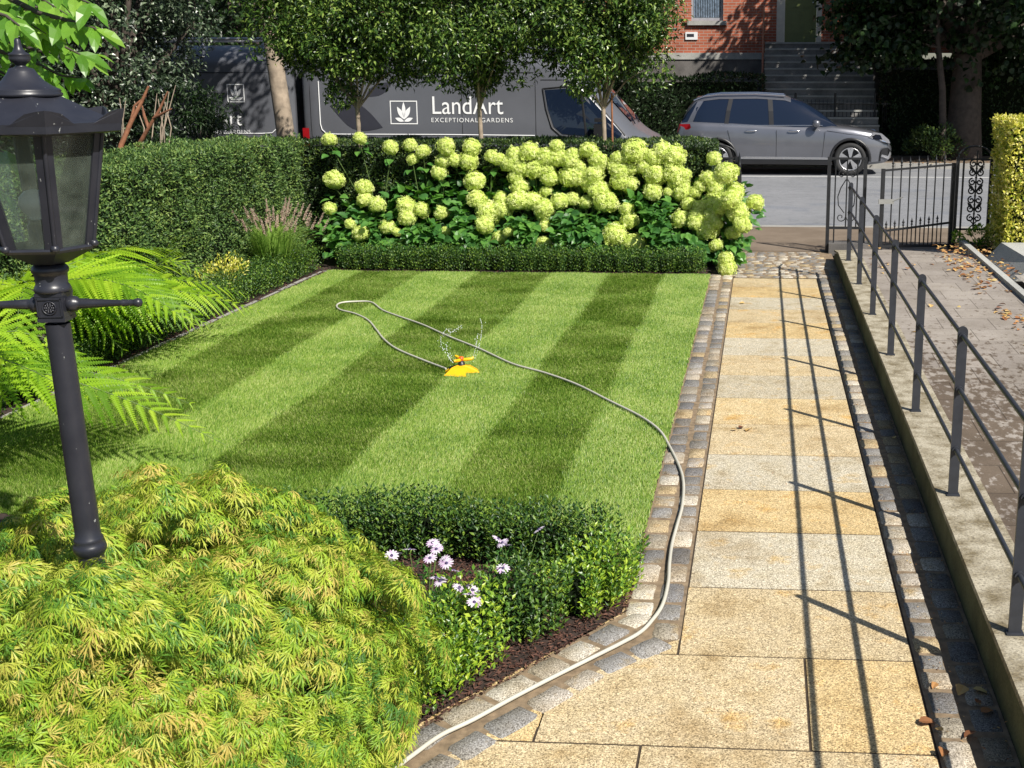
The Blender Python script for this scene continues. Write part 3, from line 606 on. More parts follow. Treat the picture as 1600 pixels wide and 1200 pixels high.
def mkhead(seed):
    r=np.random.default_rng(seed); n=260
    i=np.arange(n)+.5; ph=np.arccos(1-2*i/n*.90); th=PI*(1+5**.5)*i
    N=np.c_[np.cos(th)*np.sin(ph),np.sin(th)*np.sin(ph),np.cos(ph)]; N=norm(N+r.normal(0,.09,(n,3)))
    R=1+r.normal(0,.06,n)+.12*vnoise(N*1.0+seed*3,2.4); P=N*R[:,None]*np.array([1,1,.92])
    # floret: 4 petals as one star island, dished
    v=[(0,0,0)];f=[]
    for k in range(4):
        a=k*PI/2; v+=[(math.cos(a-.5)*.12,math.sin(a-.5)*.12,.02),(math.cos(a)*.17,math.sin(a)*.17,-.015),(math.cos(a+.5)*.12,math.sin(a+.5)*.12,.02)]; b=1+3*k; f+=[(0,b,b+1),(0,b+1,b+2)]
    T=(np.array(v),np.array(f)); rr=norm(r.normal(size=(n,3)))
    D=np.cross(N,rr); o=leaves('h',P*.97,D,norm(np.cross(np.cross(D,N),D)*1.0+r.normal(0,.25,(n,3))),r.uniform(.85,1.25,n),(T[0],T[1]),M['floret'],linkit=False)
    return o
_r=random.Random(4)
for _ in range(26):
    _x=_r.uniform(790,1150); HEADS.append((_x,_r.uniform(238,300)+_r.uniform(0,60)*(_x>1000),_r.uniform(9,14)))
HM=[mkhead(s) for s in range(5)]
mb=MB(); mb.lathe([(0,-.80),(.5,-.66),(.82,-.2),(.84,.2),(.55,.66),(0,.84)],(0,0,0),14); hcore=mb.build('hc',plain('floret_core',(.50,.56,.16),.9),None); HC=hcore.data; bpy.data.objects.remove(hcore)
PX=[-4.35,-3.75,-3.15,-2.55,-1.95,-1.35,-.82,-.42]; plants=[]
hl=['sparse','second','third','fourth','fifth','sixth','seventh','last']
hlab=['hydrangea bush with few flower heads at the left end of the bed','hydrangea bush under the second of three slim trees\' left side, with a tight pair of big heads','hydrangea bush with scattered heads, directly left of the middle slim tree','hydrangea bush full of lime heads, directly right of the middle slim tree','hydrangea bush left of the rightmost slim tree, with many rows of lime heads','densest tall hydrangea bush right of the rightmost slim tree','hydrangea bush in front of the right end of the dark clipped hedge','hydrangea bush leaning over the path edge beside the open gate leaf']
hlab[1]='hydrangea bush with a tight pair of large heads, between the left and middle slim trees'
for i,x in enumerate(PX):
    e=empty('hydrangea_bush',(x,12.95,0),label=hlab[i],cat='hydrangea',group='hydrangea bushes behind the low box hedge'); plants.append(e)
hp=[]; 
for (px,py,r) in HEADS:
    Y=12.45+ (420-py)/200*.9 + random.uniform(-.08,.08); Y=min(max(Y,12.35),12.98)
    if px>1125: Y=12.6+random.uniform(-.15,.15)
    if py<235 and px<720: Y=12.95
    if py>400: Y=12.25
    p=yat(px,py,Y); i=int(np.argmin([abs(p.x-x) for x in PX])); e=plants[i]; r_=r/F*(Y*.96+.6)*(1.14 if px>720 else .98)
    h=bpy.data.objects.new('flower_head',random.choice(HM)); COL.objects.link(h); h.parent=e; h.location=p-e.location; h.scale=(r_,r_,r_*random.uniform(.9,1.1)); h.rotation_euler=(random.uniform(-.5,.5),random.uniform(-.5,.5),random.uniform(0,6))
    c=bpy.data.objects.new('flower_core',HC); COL.objects.link(c); c.parent=h
    hp.append((i,p,r_))
def hcull(P,D,N,L):
    # flower heads stand clear of the foliage: drop leaves growing in front of one, seen from the garden side
    Wp=P+L; cam_=np.array([0,0,H]); v=Wp-cam_; dist=np.linalg.norm(v,axis=1); keep=np.ones(len(P),bool)
    for _,p,r in hp:
        c=np.array(p)-cam_; dc=np.linalg.norm(c); cosa=(v@c)/(dist*dc); perp=dc*np.sqrt(np.maximum(0,1-cosa**2)); keep&=~((dist<dc+r*.4)&(perp<r*1.15+.03))
    return P[keep],D[keep],N[keep]
for i,e in enumerate(plants):
    mb=MB(); L=np.array(e.location)
    mine=[(p,r) for k,p,r in hp if k==i]
    for p,r in mine:
        b=Vector((e.location.x+random.uniform(-.12,.12),12.95+random.uniform(-.1,.15),0)); m_=(b+p)/2+Vector((0,.06,.12)); mb.tube([b-e.location,m_-e.location,p-Vector((0,0,r*.8))-e.location],[.005,.004,.003],5)
    mb.build('stems',M['stem'],e)
    # foliage: leaves filling a mound below heads
    n=900 if i not in (0,) else 700
    x=RNG.normal(0,.24,n); t=U(0,1,n); 
    y=U(-.5,.3,n); top=.34+.62*np.clip((y+.5)/.8,0,1)
    if i==7: top=top*.85; x=RNG.normal(-.02,.13,n)
    if i==0: top=top*.72
    z=.08+top*t**.6; P=np.c_[x,y,z]; 
    out=norm(np.c_[x*2,y-.25,(z-.3)*.8]); D=norm(out+rnd(n)*.6+np.array([0,-.1,-.25])); N=norm(out*.6+np.array([0,-.35,.9])+rnd(n)*.45)
    P,D,N=hcull(P,D,N,L); leaves('foliage',P,D,N,U(.07,.13,len(P)),T_ovate(.78),M['hyd'],e)
    if mine:
        # ruff of leaves around each head
        Q=[];DD=[]
        for p,r in mine:
            for k in range(7):
                a=random.uniform(0,2*PI); Q.append((p.x+math.cos(a)*r*.5-L[0],p.y+math.sin(a)*r*.5-L[1],p.z-r*random.uniform(.9,2.2))); DD.append((math.cos(a),math.sin(a)-.2,random.uniform(-.5,.2)))
        Q=np.array(Q);DD=np.array(DD); Q,DD,_=hcull(Q,DD,DD,L); leaves('upper_foliage',Q,DD,norm(np.tile([0,-.3,1.],(len(Q),1))+rnd(len(Q))*.3),U(.08,.14,len(Q)),T_ovate(.75),M['hyd'],e)
# ------------------------------------------------------------ trees
def trunk(mb,pts,rs,n=10): mb.tube(pts,rs,n)
def crown(name,P,m,parent,size,T=None,droop=.1,c=None):
    n=len(P); out=norm(P-(c if c is not None else P.mean(0))); D=norm(out*.5+rnd(n)*.9+np.array([0,0,-droop])); N=norm(out*.5+np.array([0,0,.8])+rnd(n)*.6)
    return leaves(name,P,D,N,U(*size,n),T or T_leaf(.5,.1,.12),m,parent)
def clump_pts(n,c,r,nc,cr,flat=1.,seed=1,inner=.35):
    """leaf positions clustered around clump centres spread in an ellipsoid"""
    rg=np.random.default_rng(seed); c=np.array(c,float); r=np.array(r,float)
    d=norm(rg.normal(size=(nc,3))); rad=rg.uniform(inner,1,(nc,1))**.6; C=c+d*rad*r
    k=rg.integers(0,nc,n); sz=rg.uniform(.6,1.3,nc)*cr; q=norm(rg.normal(size=(n,3)))*(rg.uniform(.25,1,(n,1))**.5)*sz[k][:,None]; q[:,2]*=flat
    return C[k]+q,C
def tree(name,loc,th,tr,cc,cr,nl,nc,clr,m,mb_,size,label,cat='tree',group=None,T=None,seed=1,flat=.8,limbs=9,bend=0,cut=None,inner=.35,stake=False):
    e=empty(name,loc,label=label,cat=cat,group=group)
    P,C=clump_pts(nl,cc,cr,nc,clr,flat,seed,inner)
    if cut is not None: P=P[cut(P+np.array(loc))]
    crown('crown',P,m,e,size,T,c=np.array(cc))
    mb=MB(); top=Vector((cc[0],cc[1],cc[2]))
    if th>0: trunk(mb,[(0,0,-.05),(bend*.3,0,th*.35),(bend*.7,.01,th*.7),(bend,0,th)],[tr*1.15,tr*.95,tr*.85,tr*.75])
    rg=random.Random(seed); idx=list(range(len(C))); rg.shuffle(idx)
    for k in idx[:limbs]:
        t=Vector(C[k]); b=Vector((bend,0,th*.97)); mid=(b+t)/2+Vector((0,0,.1*(t-b).length)); mb.tube([b,mid,t],[tr*.5,tr*.3,tr*.1],6)
    mb.build('trunk',mb_,e); return e
oakx=[(563,-4.62),(755,-3.18),(948,-1.755)]
for i,(px,x) in enumerate(oakx):
    lab=['slim evergreen standard tree at the left, in front of the van tail','middle slim evergreen standard tree, its trunk over the end of the lettering','slim evergreen standard tree at the right, in front of the van windscreen'][i]
    e=tree('evergreen_oak',(x,13.35,0),1.72,.032,(0,0,(2.71,2.78,2.69)[i]),((1.05,.95,.80)[i],.62,.92),25000,80,.28,M['oak'],M['bark'],(.044,.078),lab,'tree','three evergreen standards in the hydrangea bed',T_leaf(.42,.12,.15),seed=21+i,flat=.9,limbs=12,bend=(.03,-.01,-.03)[i],inner=.2)
    # low fringe clumps hanging over
    if i==2:
        mb=MB(); mb.tube([(.07,-.05,0),(.075,-.05,1.85)],.012,7); mb.build('cane',M['redbark'],e)
        mb=MB(); mb.tube([(.02+.045*math.cos(a*.7),-.02+.045*math.sin(a*.7),1.02) for a in range(10)],.006,5); mb.build('tie',M['blacktrim'],e)
# pale street tree trunk behind hedge on the pavement
tree('street_tree',(-6.22,15.4,0),4.3,.118,(0,0,6.4),(2.6,2.3,1.9),9000,70,.6,M['oak'],M['bark'],(.08,.13),'pale barked tree standing between the two vans','tree',seed=5,bend=-.26,limbs=14)
# dark evergreen mass on the left, greyish specks
tree('holly_tree',(-8.1,14.6,0),1.2,.14,(0,0,2.75),(1.35,1.0,2.0),30000,90,.42,M['darkgrey'],M['darkbark'],(.05,.085),'dense grey green evergreen tree behind the left hedge, left of the pale trunk','tree',seed=8,limbs=14,inner=.3)
tree('dark_evergreen',(-9.6,14.3,0),1.2,.16,(0,0,2.6),(1.5,1.3,2.4),18000,70,.5,M['dark'],M['darkbark'],(.06,.1),'dark evergreen tree beyond the magnolia leaves, behind the lantern finial','tree',seed=9,limbs=10)
tree('conifer_shrub',(-7.3,14.45,0),.4,.05,(0,0,1.25),(.75,.4,.75),9000,50,.25,M['dark'],M['darkbark'],(.05,.12),'low dark feathery shrub behind the left hedge near the pale trunk','shrub',T=T_long(.18,.3),seed=10,limbs=8)
# reddish stemmed shrub
e=empty('red_stemmed_shrub',(-6.75,12.2,0),label='bare reddish brown branching stems rising behind the left hedge',cat='shrub')
mb=MB()
def px3(px,py,Y): return yat(px,py,Y)-e.location
for pts,rs in (([(178,275,12.2),(190,225,12.2),(205,190,12.25),(222,158,12.3),(232,135,12.3)],[.032,.028,.024,.018,.012]),([(196,262,12.2),(215,230,12.15),(232,200,12.1),(250,170,12.1),(262,143,12.1)],[.026,.023,.019,.014,.008]),([(205,190,12.25),(210,165,12.3),(228,150,12.3)],[.018,.013,.007]),([(232,200,12.1),(225,180,12.1),(222,165,12.1)],[.02,.016,.008]),([(240,185,12.1),(258,175,12.0),(268,170,12)],[.018,.012,.006]),([(196,262,12.2),(215,240,12.3),(228,232,12.4)],[.02,.012,.008])):
    mb.tube([px3(*p) for p in pts],rs,8)
mb.build('stems',M['redbark'],e)
mb=MB()
for k in range(9):
    x=185+random.uniform(0,75); mb.tube([px3(x,262,12.3),px3(x+random.uniform(-6,10),200,12.35),px3(x+random.uniform(-12,20),130+random.uniform(0,30),12.4)],[.008,.006,.004],5)
mb.build('twigs',M['bark'],e)
# ------------------------------------------------------------ magnolia branches near the lantern
e=empty('magnolia_tree',(-3.35,3.9,0),label='bright green broad leaved tree branches hanging in from the top left corner beside the lantern',cat='tree')
mb=MB(); mb.tube([(0,0,0),(.02,0,1.2),(-.03,.05,2.3),(0,0,3.3)],[.09,.08,.07,.04],10); mb.build('trunk',M['darkbark'],e)
mb=MB(); LP=[];LD=[];LN=[];LS=[]
def twig(pts,r,nl,sz=(.06,.105),seed=0,droop=.35):
    w=[yat(*p)-e.location for p in pts]; mb.tube(w,[r*(1-.75*i/(len(w)-1)) for i in range(len(w))],6)
    rg=random.Random(seed)
    nl=int(nl*1.7)
    for k in range(nl):
        t=.1+.9*k/max(1,nl-1); s=t*(len(w)-1); i=min(int(s),len(w)-2); p=w[i].lerp(w[i+1],s-i); d=(w[i+1]-w[i]).normalized()
        sd=(1 if k%2 else -1)*rg.uniform(.3,1.1)
        perp=d.cross(Vector((0,0,1))).normalized()*sd
        D=d*rg.uniform(.5,1.1)+perp*.8+Vector((0,0,-droop*rg.uniform(.4,1.8)))
        LP.append(p);LD.append(D);LN.append(Vector((rg.uniform(-.5,.5),-.35+rg.uniform(-.5,.4),1)));LS.append(rg.uniform(*sz))
tw=[([(-120,-40,3.9),(0,-10,3.7),(60,20,3.5),(130,38,3.35),(150,45,3.3)],.012,14),([(-120,-40,3.9),(-20,20,3.8),(40,45,3.7),(95,70,3.6),(125,85,3.55)],.010,12),
 ([(-100,10,4.1),(0,60,4.0),(60,80,3.9),(120,86,3.8),(145,84,3.75)],.010,11),([(-100,40,4.2),(0,80,4.1),(50,95,4.0),(95,118,3.9),(130,122,3.85)],.010,13),
 ([(-60,-60,3.6),(40,-30,3.5),(100,-12,3.4),(140,5,3.3)],.010,12),([(-100,-20,3.4),(-40,10,3.3),(10,25,3.2),(30,40,3.15)],.009,9),([(-100,60,4.2),(-30,100,4.2),(20,120,4.1),(60,135,4.1)],.009,10),
 ([(-80,-80,3.9),(20,-60,3.8),(70,-30,3.7),(110,20,3.6)],.010,11),([(-120,90,3.9),(-50,110,3.8),(0,125,3.8),(15,150,3.8)],.008,8),([(-120,150,3.9),(-60,190,3.9),(-10,230,3.9),(20,245,3.9)],.009,9),([(-120,0,4.4),(-20,40,4.4),(60,110,4.4),(90,135,4.4)],.009,12),([(-110,50,4.3),(-40,60,4.3),(30,65,4.3),(75,60,4.3)],.009,12),
 ([(-120,-90,4.0),(0,-80,3.9),(90,-60,3.8),(160,-30,3.7)],.01,12),([(-120,200,4.2),(-60,260,4.2),(0,300,4.2)],.008,8)]
for i,(p,r,n) in enumerate(tw): twig(p,r,n,seed=i+3)
for i in range(16):
    x0=random.uniform(-160,60); y0=random.uniform(-160,60); Y=random.uniform(3.7,4.7)
    twig([(x0-60,y0-20,Y),(x0,y0,Y),(x0+50,y0+18,Y-.1),(x0+85,y0+40,Y-.15)],.006,9,seed=50+i)
mb.build('branches',M['darkbark'],e)
f=lambda L:np.array([tuple(v) for v in L])
leaves('leaves',f(LP),f(LD),norm(f(LN)),np.array(LS),T_long(.40,.22),M['magn'],e)
# ------------------------------------------------------------ cut leaf maple
mc=np.array([-1.82,2.98,.12]); mr=np.array([.80,1.0,.755])
def maple():
    e=empty('japanese_maple',(mc[0],mc[1],0),label='mounded cut leaf maple with yellow green feathery leaves around the lamp post',cat='shrub'); L=np.array([mc[0],mc[1],0])
    n=34000; d=norm(RNG.normal(size=(n*2,3))); d=d[d[:,2]>-.12][:n]; n=len(d)
    k=1+.09*vnoise(d,2.2)+.07*vnoise(d,5)+.035*vnoise(d,11); lay=U(0,1,n); k*=1-.26*lay**1.6
    P=mc+d*mr*k[:,None]
    # hollows
    hol=vnoise(P,4.5); ok=(hol+.5*vnoise(P+9,9)>-.38)|(lay>.6); 
    lp=np.hypot(P[:,0]+1.66,P[:,1]-2.6); ok&=~((lp<.05)) 
    ok&=P[:,2]>.04
    # keep the lamp's collar in view
    P=P[ok];d=d[ok];n=len(P)
    ix=RNG.permutation(n)[:11000]; P=P[ix]; d=d[ix]; P=P-d*U(.02,.10,len(P))[:,None]; n=len(P)
    npd=470; dc=norm(RNG.normal(size=(npd*2,3))); dc=dc[dc[:,2]>-.05][:npd]; npd=len(dc)
    kc=1+.08*vnoise(dc,2.2)+.05*vnoise(dc,5)+U(-.20,.08,npd); C=mc+dc*mr*kc[:,None]; C[:7]=[(-1.56,2.46,.905),(-1.49,2.44,.885),(-1.64,2.46,.895),(-1.53,2.40,.875),(-1.60,2.38,.87),(-1.55,2.50,.905),(-1.44,2.47,.87)]; C[:7,2]-=.085; dc[:7]=(0,-.35,.93)
    m=72; i=np.repeat(np.arange(npd),m); nn=norm(dc*np.array([1,1,1.3]))[i]; tg=rnd(npd*m); tg=norm(tg-nn*(tg*nn).sum(1,keepdims=True)); tg=norm(tg+np.array([0,0,-.35]))
    sz=U(.07,.16,npd); sz[:7]=.09; sz=sz[i]; r=U(0,1,npd*m)**.6*sz; Q=C[i]+tg*r[:,None]+nn*(.02-(r**2)*3.2)[:,None]+RNG.normal(0,.007,(npd*m,3)); Dq=norm(tg*1.0+nn*.15+np.array([0,0,-.35])+rnd(npd*m)*.28); Nq=norm(nn+tg*.35+rnd(npd*m)*.3)
    ok=(Q[:,2]>.04)&(np.hypot(Q[:,0]+1.66,Q[:,1]-2.6)>.045); Q=Q[ok];Dq=Dq[ok];Nq=Nq[ok]
    flow=norm(np.c_[d[:,0],d[:,1],-.35-.4*(1-d[:,2])]); D=norm(flow+rnd(n)*.5); N=norm(d*.8+np.array([0,0,.7])+rnd(n)*.5)
    P=np.concatenate([P,Q]); P[:,2]+=.15*np.exp(-((P[:,0]+1.60)**2+(P[:,1]-2.405)**2)/.045)*(P[:,2]>.4); D=np.concatenate([D,Dq]);N=np.concatenate([N,Nq])
    leaves('foliage',P-L,D,N,U(.032,.062,len(P)),T_palm(7,.3),M['maple'],e)
    mb=MB(); 
    mb.tube([(0,0,0),(.04,.02,.2),(0,0,.38)],[.05,.04,.035],8)
    for i in range(46):
        a=random.uniform(0,2*PI); b=random.uniform(.25,1.3); t=Vector((mr[0]*math.cos(a)*math.cos(b)*.84,mr[1]*math.sin(a)*math.cos(b)*.84,mc[2]*.5+mr[2]*math.sin(b)*.82)); m_=Vector((t.x*.55,t.y*.55,max(.4,t.z*.95)+.04))
        mb.tube([(0,0,.3),m_*.6+Vector((0,0,.12)),m_,t],[.014,.009,.006,.002],5)
    mb.build('branches',M['bark'],e)
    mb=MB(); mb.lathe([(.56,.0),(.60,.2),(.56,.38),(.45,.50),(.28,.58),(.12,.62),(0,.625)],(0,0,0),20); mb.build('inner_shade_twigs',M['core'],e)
maple()
# ------------------------------------------------------------ tree ferns
def _pinna(n=17,w=.125):
    v=[];f=[]
    for i in range(n+1): y=i/n; v.append((0,y,-.20*y*y))
    for i in range(n):
        y=i/n; ww=w*(1-y)**.7*(1 if i>0 else .7)+.006; z=-.20*y*y
        for sg in (-1,1):
            b=len(v); v+=[(sg*ww*.55,y+.012,z+.012),(sg*ww,y+.050,z-.012),(sg*ww*.5,y+.052,z+.008)]; f+=[(i,b,b+2),(i,b+2,i+1),(b,b+1,b+2)]
    return np.array(v,float),np.array(f)
T_PINNA=_pinna()
def frond(parent,pts,m,width=.24,npin=26,dro=.06,seed=0):
    PK=1.15
    """pts: bezier control points (3), local to parent"""
    rg=np.random.default_rng(seed); a,b,c=[np.array(p,float) for p in pts]
    npin=int(np.linalg.norm(c-a)/.072); t=(np.linspace(.08,1,npin)**.85)[:, None]; C=(1-t)**2*a+2*t*(1-t)*b+t*t*c; Tn=norm(2*(1-t)*(b-a)+2*t*(c-b))
    L=np.linalg.norm(c-a); up=norm(np.array([[.25,-.55,1.]]))[0]; S=norm(np.cross(Tn,up)); Nn=norm(np.cross(S,Tn))
    P=[];D=[];N=[];Z=[]
    for i in range(len(t)):
        tt=t[i,0]; wl=width*(min(1,tt/.2)**.7*(1-max(0,tt-.2)/.8)**.8+.03)
        for sg in (-1,1):
            pd=S[i]*sg*.80+Tn[i]*.85-Nn[i]*(dro+rg.uniform(-.04,.12))+rg.normal(0,.035,3); pd/=np.linalg.norm(pd); nn=Nn[i]+S[i]*sg*.15
            P.append(C[i]);D.append(pd);N.append(nn);Z.append(wl*rg.uniform(.92,1.06))
    P=np.array(P);D=np.array(D);N=norm(np.array(N)+rg.normal(0,.10,(len(P),3)));Z=np.array(Z)
    o=leaves('frond',P,D,N,Z,T_PINNA,m,parent)
    mb=MB(); mb.tube([tuple(C[0]+(a-C[0])*1)]+[tuple(x) for x in C[::2]],[.006]*1+[.0055*(1-.8*i/len(C[::2])) for i in range(len(C[::2]))],5); r=mb.build('midrib',M['stem'],o)
    return o
def fern(loc,h,tips,label,rand,R,width=.24):
    e=empty('tree_fern',loc,label=label,cat='fern'); L=Vector(loc); c=Vector((0,0,h))
    for i,(px,py,z) in enumerate(tips):
        g=gat(px,py,z)-L; apex=c.lerp(g,.45)+Vector((0,0,.06+.10*(c-g).length)); frond(e,[c,apex,g],M['fern'],width*min(1.15,(g-c).length/1.1),22,seed=i)
    for i in range(rand):
        a=i*2.4+.3; r=R*random.uniform(.75,1.1); g=Vector((math.cos(a)*r,math.sin(a)*r,h-random.uniform(.05,.45))); apex=c+Vector((g.x*.5,g.y*.5,.30)); frond(e,[c,apex,g],M['fern'],width,18,seed=100+i)
    mb=MB(); mb.tube([(0,0,-.02),(0,0,h*.5),(0,0,h)],[.10,.085,.07],10); mb.build('trunk',M['darkbark'],e)
fern((-5.0,7.7,0),.62,[(414,490,.22),(395,462,.3),(300,425,.45),(290,395,.5),(335,512,.22),(262,540,.15),(205,560,.1),(150,400,.8),(120,420,.8)],'bright green tree fern arching over the left edge of the lawn, the far one',8,1.25,.42)
fern((-4.35,5.75,0),.62,[(354,696,.14),(316,638,.2),(62,680,.2),(90,600,.6)],'bright green fern with a long frond over the near lawn behind the lamp post',5,.85,.325)
fern((-5.2,9.6,0),.42,[(325,370,.75),(310,352,.9),(270,385,.6),(260,400,.5)],'small fern against the left hedge behind the far tree fern',8,.6,.13)
# low planting under the ferns
def lowplant(name,loc,r,h,n,m,size,label,cat='plant',T=None):
    e=empty(name,loc,label=label,cat=cat); P,_=clump_pts(n,(0,0,h*.55),(r,r,h*.45),12,h*.3,.9,int(abs(loc[0]*100))); P[:,2]=np.abs(P[:,2])
    n=len(P); out=norm(P-np.array([0,0,.0])); leaves('foliage',P,norm(out+rnd(n)*.6),norm(out+np.array([0,0,.6])+rnd(n)*.5),U(*size,n),T or T_leaf(.45),m,e)
    mb=MB(); [mb.tube([(0,0,0),(random.uniform(-r,r)*.5,random.uniform(-r,r)*.5,h*.7)],[.006,.003],5) for _ in range(6)]; mb.build('stems',M['stem'],e); return e
lowplant('groundcover_plant',(-4.95,6.6,0),.5,.35,3500,M['box'],(.03,.05),'dark leafy plant under the near fern fronds')
lowplant('silver_plant',(-5.05,9.0,0),.28,.5,1500,M['darkgrey'],(.02,.04),'small silvery green plant behind the far tree fern fronds')
lowplant('yellow_flowered_plant',(-5.0,10.4,0),.24,.42,1100,M['yellow'],(.025,.045),'small plant with pale yellow leaves behind the left box edging')
# ornamental grass with pink plumes
e=empty('fountain_grass',(-4.98,11.6,0),label='tuft of light green ornamental grass with pinkish plumes at the back left corner of the bed',cat='grass tuft')
n=900; a=U(0,2*PI,n); r0=U(0,.10,n); sp=U(.1,.55,n); hh=U(.35,.72,n); V=[]
B=np.c_[np.cos(a)*r0,np.sin(a)*r0,0*a]; Md=B+np.c_[np.cos(a)*sp*.4,np.sin(a)*sp*.4,hh*.75]; Tp=B+np.c_[np.cos(a)*sp,np.sin(a)*sp,hh*.85]; w=np.c_[-np.sin(a),np.cos(a),0*a]*.0035
V=np.stack([B-w,B+w,Md-w,Md+w,Tp],1).reshape(-1,3); k=np.arange(n)[:,None,None]*5; Fc=(np.array([(0,1,3),(0,3,2),(2,3,4)])[None]+k).reshape(-1,3); npmesh('blades',V,Fc,M['ggrass'],e)
for q in range(60):
    a=random.uniform(0,6.28); s=random.uniform(.1,.55); z=random.uniform(.48,.70); c=np.array([math.cos(a)*s,math.sin(a)*s,z]); n=130
    t=U(0,.13,n); P=c+np.c_[t*math.cos(a)*.5,t*math.sin(a)*.5,t]; leaves('plume',P,norm(rnd(n)+np.array([0,0,.8])),rnd(n),U(.014,.026,n)*(1-t*4),T_quad(.4),M['plume'],e)
# daisies
def daisy_mesh():
    mb=MB()
    for k in range(13):
        a=k*2*PI/13; c,s=math.cos(a),math.sin(a); p=lambda r,o,z:(c*r-s*o,s*r+c*o,z)
        mb.add([p(.005,-.002,0),p(.016,-.0048,.001),p(.027,-.002,-.002),p(.027,.002,-.002),p(.016,.0048,.001),p(.005,.002,0)],[(0,1,2,3,4,5)])
    o=mb.build('d',M['petal']); me=o.data; bpy.data.objects.remove(o); return me
DM=daisy_mesh(); mb=MB(); mb.lathe([(.0065,-.001),(.0055,.003),(0,.004)],(0,0,0),8); o=mb.build('eye',plain('daisy_eye',(.06,.04,.12),.7)); EM=o.data; bpy.data.objects.remove(o)
FL=[(676,848),(684,853),(682,858),(672,872),(694,876),(698,880),(709,891),(778,842),(785,848),(790,852),(842,827),(786,888),(612,868),(618,864),(640,858),(682,902),(688,908),(718,918),(730,916),(738,922),(744,932),(734,928),(741,941)]
groups=[((-1.3,4.1,0),'pink and white daisy plant between the maple and the front box row',lambda p:p[0]<715 and p[1]<900),((-1.0,4.25,0),'white daisy plant behind the deep green box plant in the near bed',lambda p:p[0]>750),((-1.13,3.85,0),'mauve daisy plant tucked behind the yellow green box plants by the maple',lambda p:True)]
used=set()
for loc,lab,fn in groups:
    e=empty('daisy_plant',loc,label=lab,cat='flower',group='daisies in the near bed'); mb=MB()
    for j,p in enumerate(FL):
        if j in used or not fn(p): continue
        used.add(j); w=gat(p[0],p[1],random.uniform(.29,.33))-Vector(loc); d=bpy.data.objects.new('flower',DM); COL.objects.link(d); d.parent=e; d.location=w; d.rotation_euler=(random.uniform(.1,.7),random.uniform(-.4,.4),random.uniform(0,6)); 
        c=bpy.data.objects.new('flower_eye',EM); COL.objects.link(c); c.parent=d; c.location=(0,0,.001)
        mb.tube([(w.x*.4,w.y*.4,0),(w.x*.7,w.y*.7,w.z*.6),w],[.002,.0018,.0015],5)
    mb.build('stems',M['stem'],e)
    P,_=clump_pts(500,(0,0,.12),(.13,.13,.1),9,.05,1,3); P[:,2]=np.abs(P[:,2]); leaves('foliage',P,norm(rnd(len(P))+np.array([0,0,.6])),norm(rnd(len(P))+np.array([0,0,1.])),U(.02,.04,len(P)),T_leaf(.3),M['hyd'],e)
# ------------------------------------------------------------ trees and hedges across the road
tree('sycamore_tree',(4.75,28.6,.05),2.4,.42,(1.2,.6,5.4),(4.6,4.6,3.1),44000,210,.95,M['dark'],M['darkbark'],(.10,.19),'large dark leaved tree with a broad trunk across the road at the right','tree',T=T_ovate(.95),seed=31,limbs=26,inner=.55,flat=.7)
# drooping branch in front of the house steps
e=empty('hanging_branch_tree',(4.2,27.9,.05),label='dark leafy branches of a thin tree reaching left across the house door and steps',cat='tree')
mb=MB(); mb.tube([(0,0,0),(-.1,0,1.6),(-.3,0,2.9),(-.2,0,5)],[.09,.08,.06,.03],8); P=[]
for k in range(30):
    t=k/29; L=random.uniform(.9,2.75); z0=2.5+random.uniform(0,2.3); a=Vector((-.2,0,z0)); b=Vector((-.2-L,random.uniform(-.8,.6),z0-random.uniform(-.3,.75)*L/2.5)); mb.tube([a,(a+b)/2+Vector((0,0,.15)),b],[.03,.018,.006],5)
    for j in range(220):
        s=random.uniform(.15,1.02)**.8; p=a.lerp(b,s); P.append((p.x+random.gauss(0,.14),p.y+random.gauss(0,.2),p.z+random.gauss(-.05,.12)))
mb.build('trunk',M['darkbark'],e); crown('crown',np.array(P),M['dark'],e,(.10,.17),T_ovate(.9),.3)
hedge('dark_hedge',(3.0,29.7,.05),(14,31.2,2.25),15000,M['dark'],'shaded dark hedge across the road at the right, behind the big trunk','hedge',(.07,.12),'xyZ',.15,nscale=1.2,core=.15)
hedge('tall_dark_hedge',(-46,37,.0),(-11.5,38.5,6.5),16000,M['dark'],'tall mass of dark hedge trees closing the view left of the brick house','hedge',(.15,.26),'XyZ',.5,nscale=.5,core=.3)
hedge('dark_hedge',(-14,29.7,.05),(.0,31.0,1.95),16000,M['dark'],'dark green hedge across the road behind the grey car, left of the house steps','hedge',(.07,.12),'XyZ',.15,nscale=1.2,core=.15)
for i,(x,y,s,lab) in enumerate([(-4.6,30.6,1.,'dark tree across the road directly left of the house window'),(-8.6,30.2,1.1,'dark tree across the road behind the near van roof'),(-13.0,29.8,1.25,'dark tree across the road beyond the pale street trunk'),(-18.5,28.5,1.5,'dark tree across the road farthest to the left'),(-7.0,33.0,1.3,'tall dark tree beside the left part of the brick house'),(-24,31,1.9,'tall dark tree far across the road at the left edge'),(-12.5,33.5,1.9,'tallest dark tree across the road at the left')]):
    tree('background_tree',(x,y,.05),1.6,.2,(0,0,3.9*s),(2.3*s,1.8,2.9*s),9000,70,.75,M['dark'],M['darkbark'],(.11,.18),lab,'tree','dark trees across the road',T=T_leaf(.7),seed=40+i,limbs=14,inner=.3)
lowplant('verge_shrub',(4.0,28.0,.05),.7,.75,1500,M['yewdark'],(.07,.12),'small leafy shrub at the foot of the big trunk across the road','shrub')
lowplant('gate_groundcover',(2.5,13.45,.12),.3,.22,900,M['boxbright'],(.03,.05),'low green plant at the foot of the arched pier beside the golden hedge','plant')
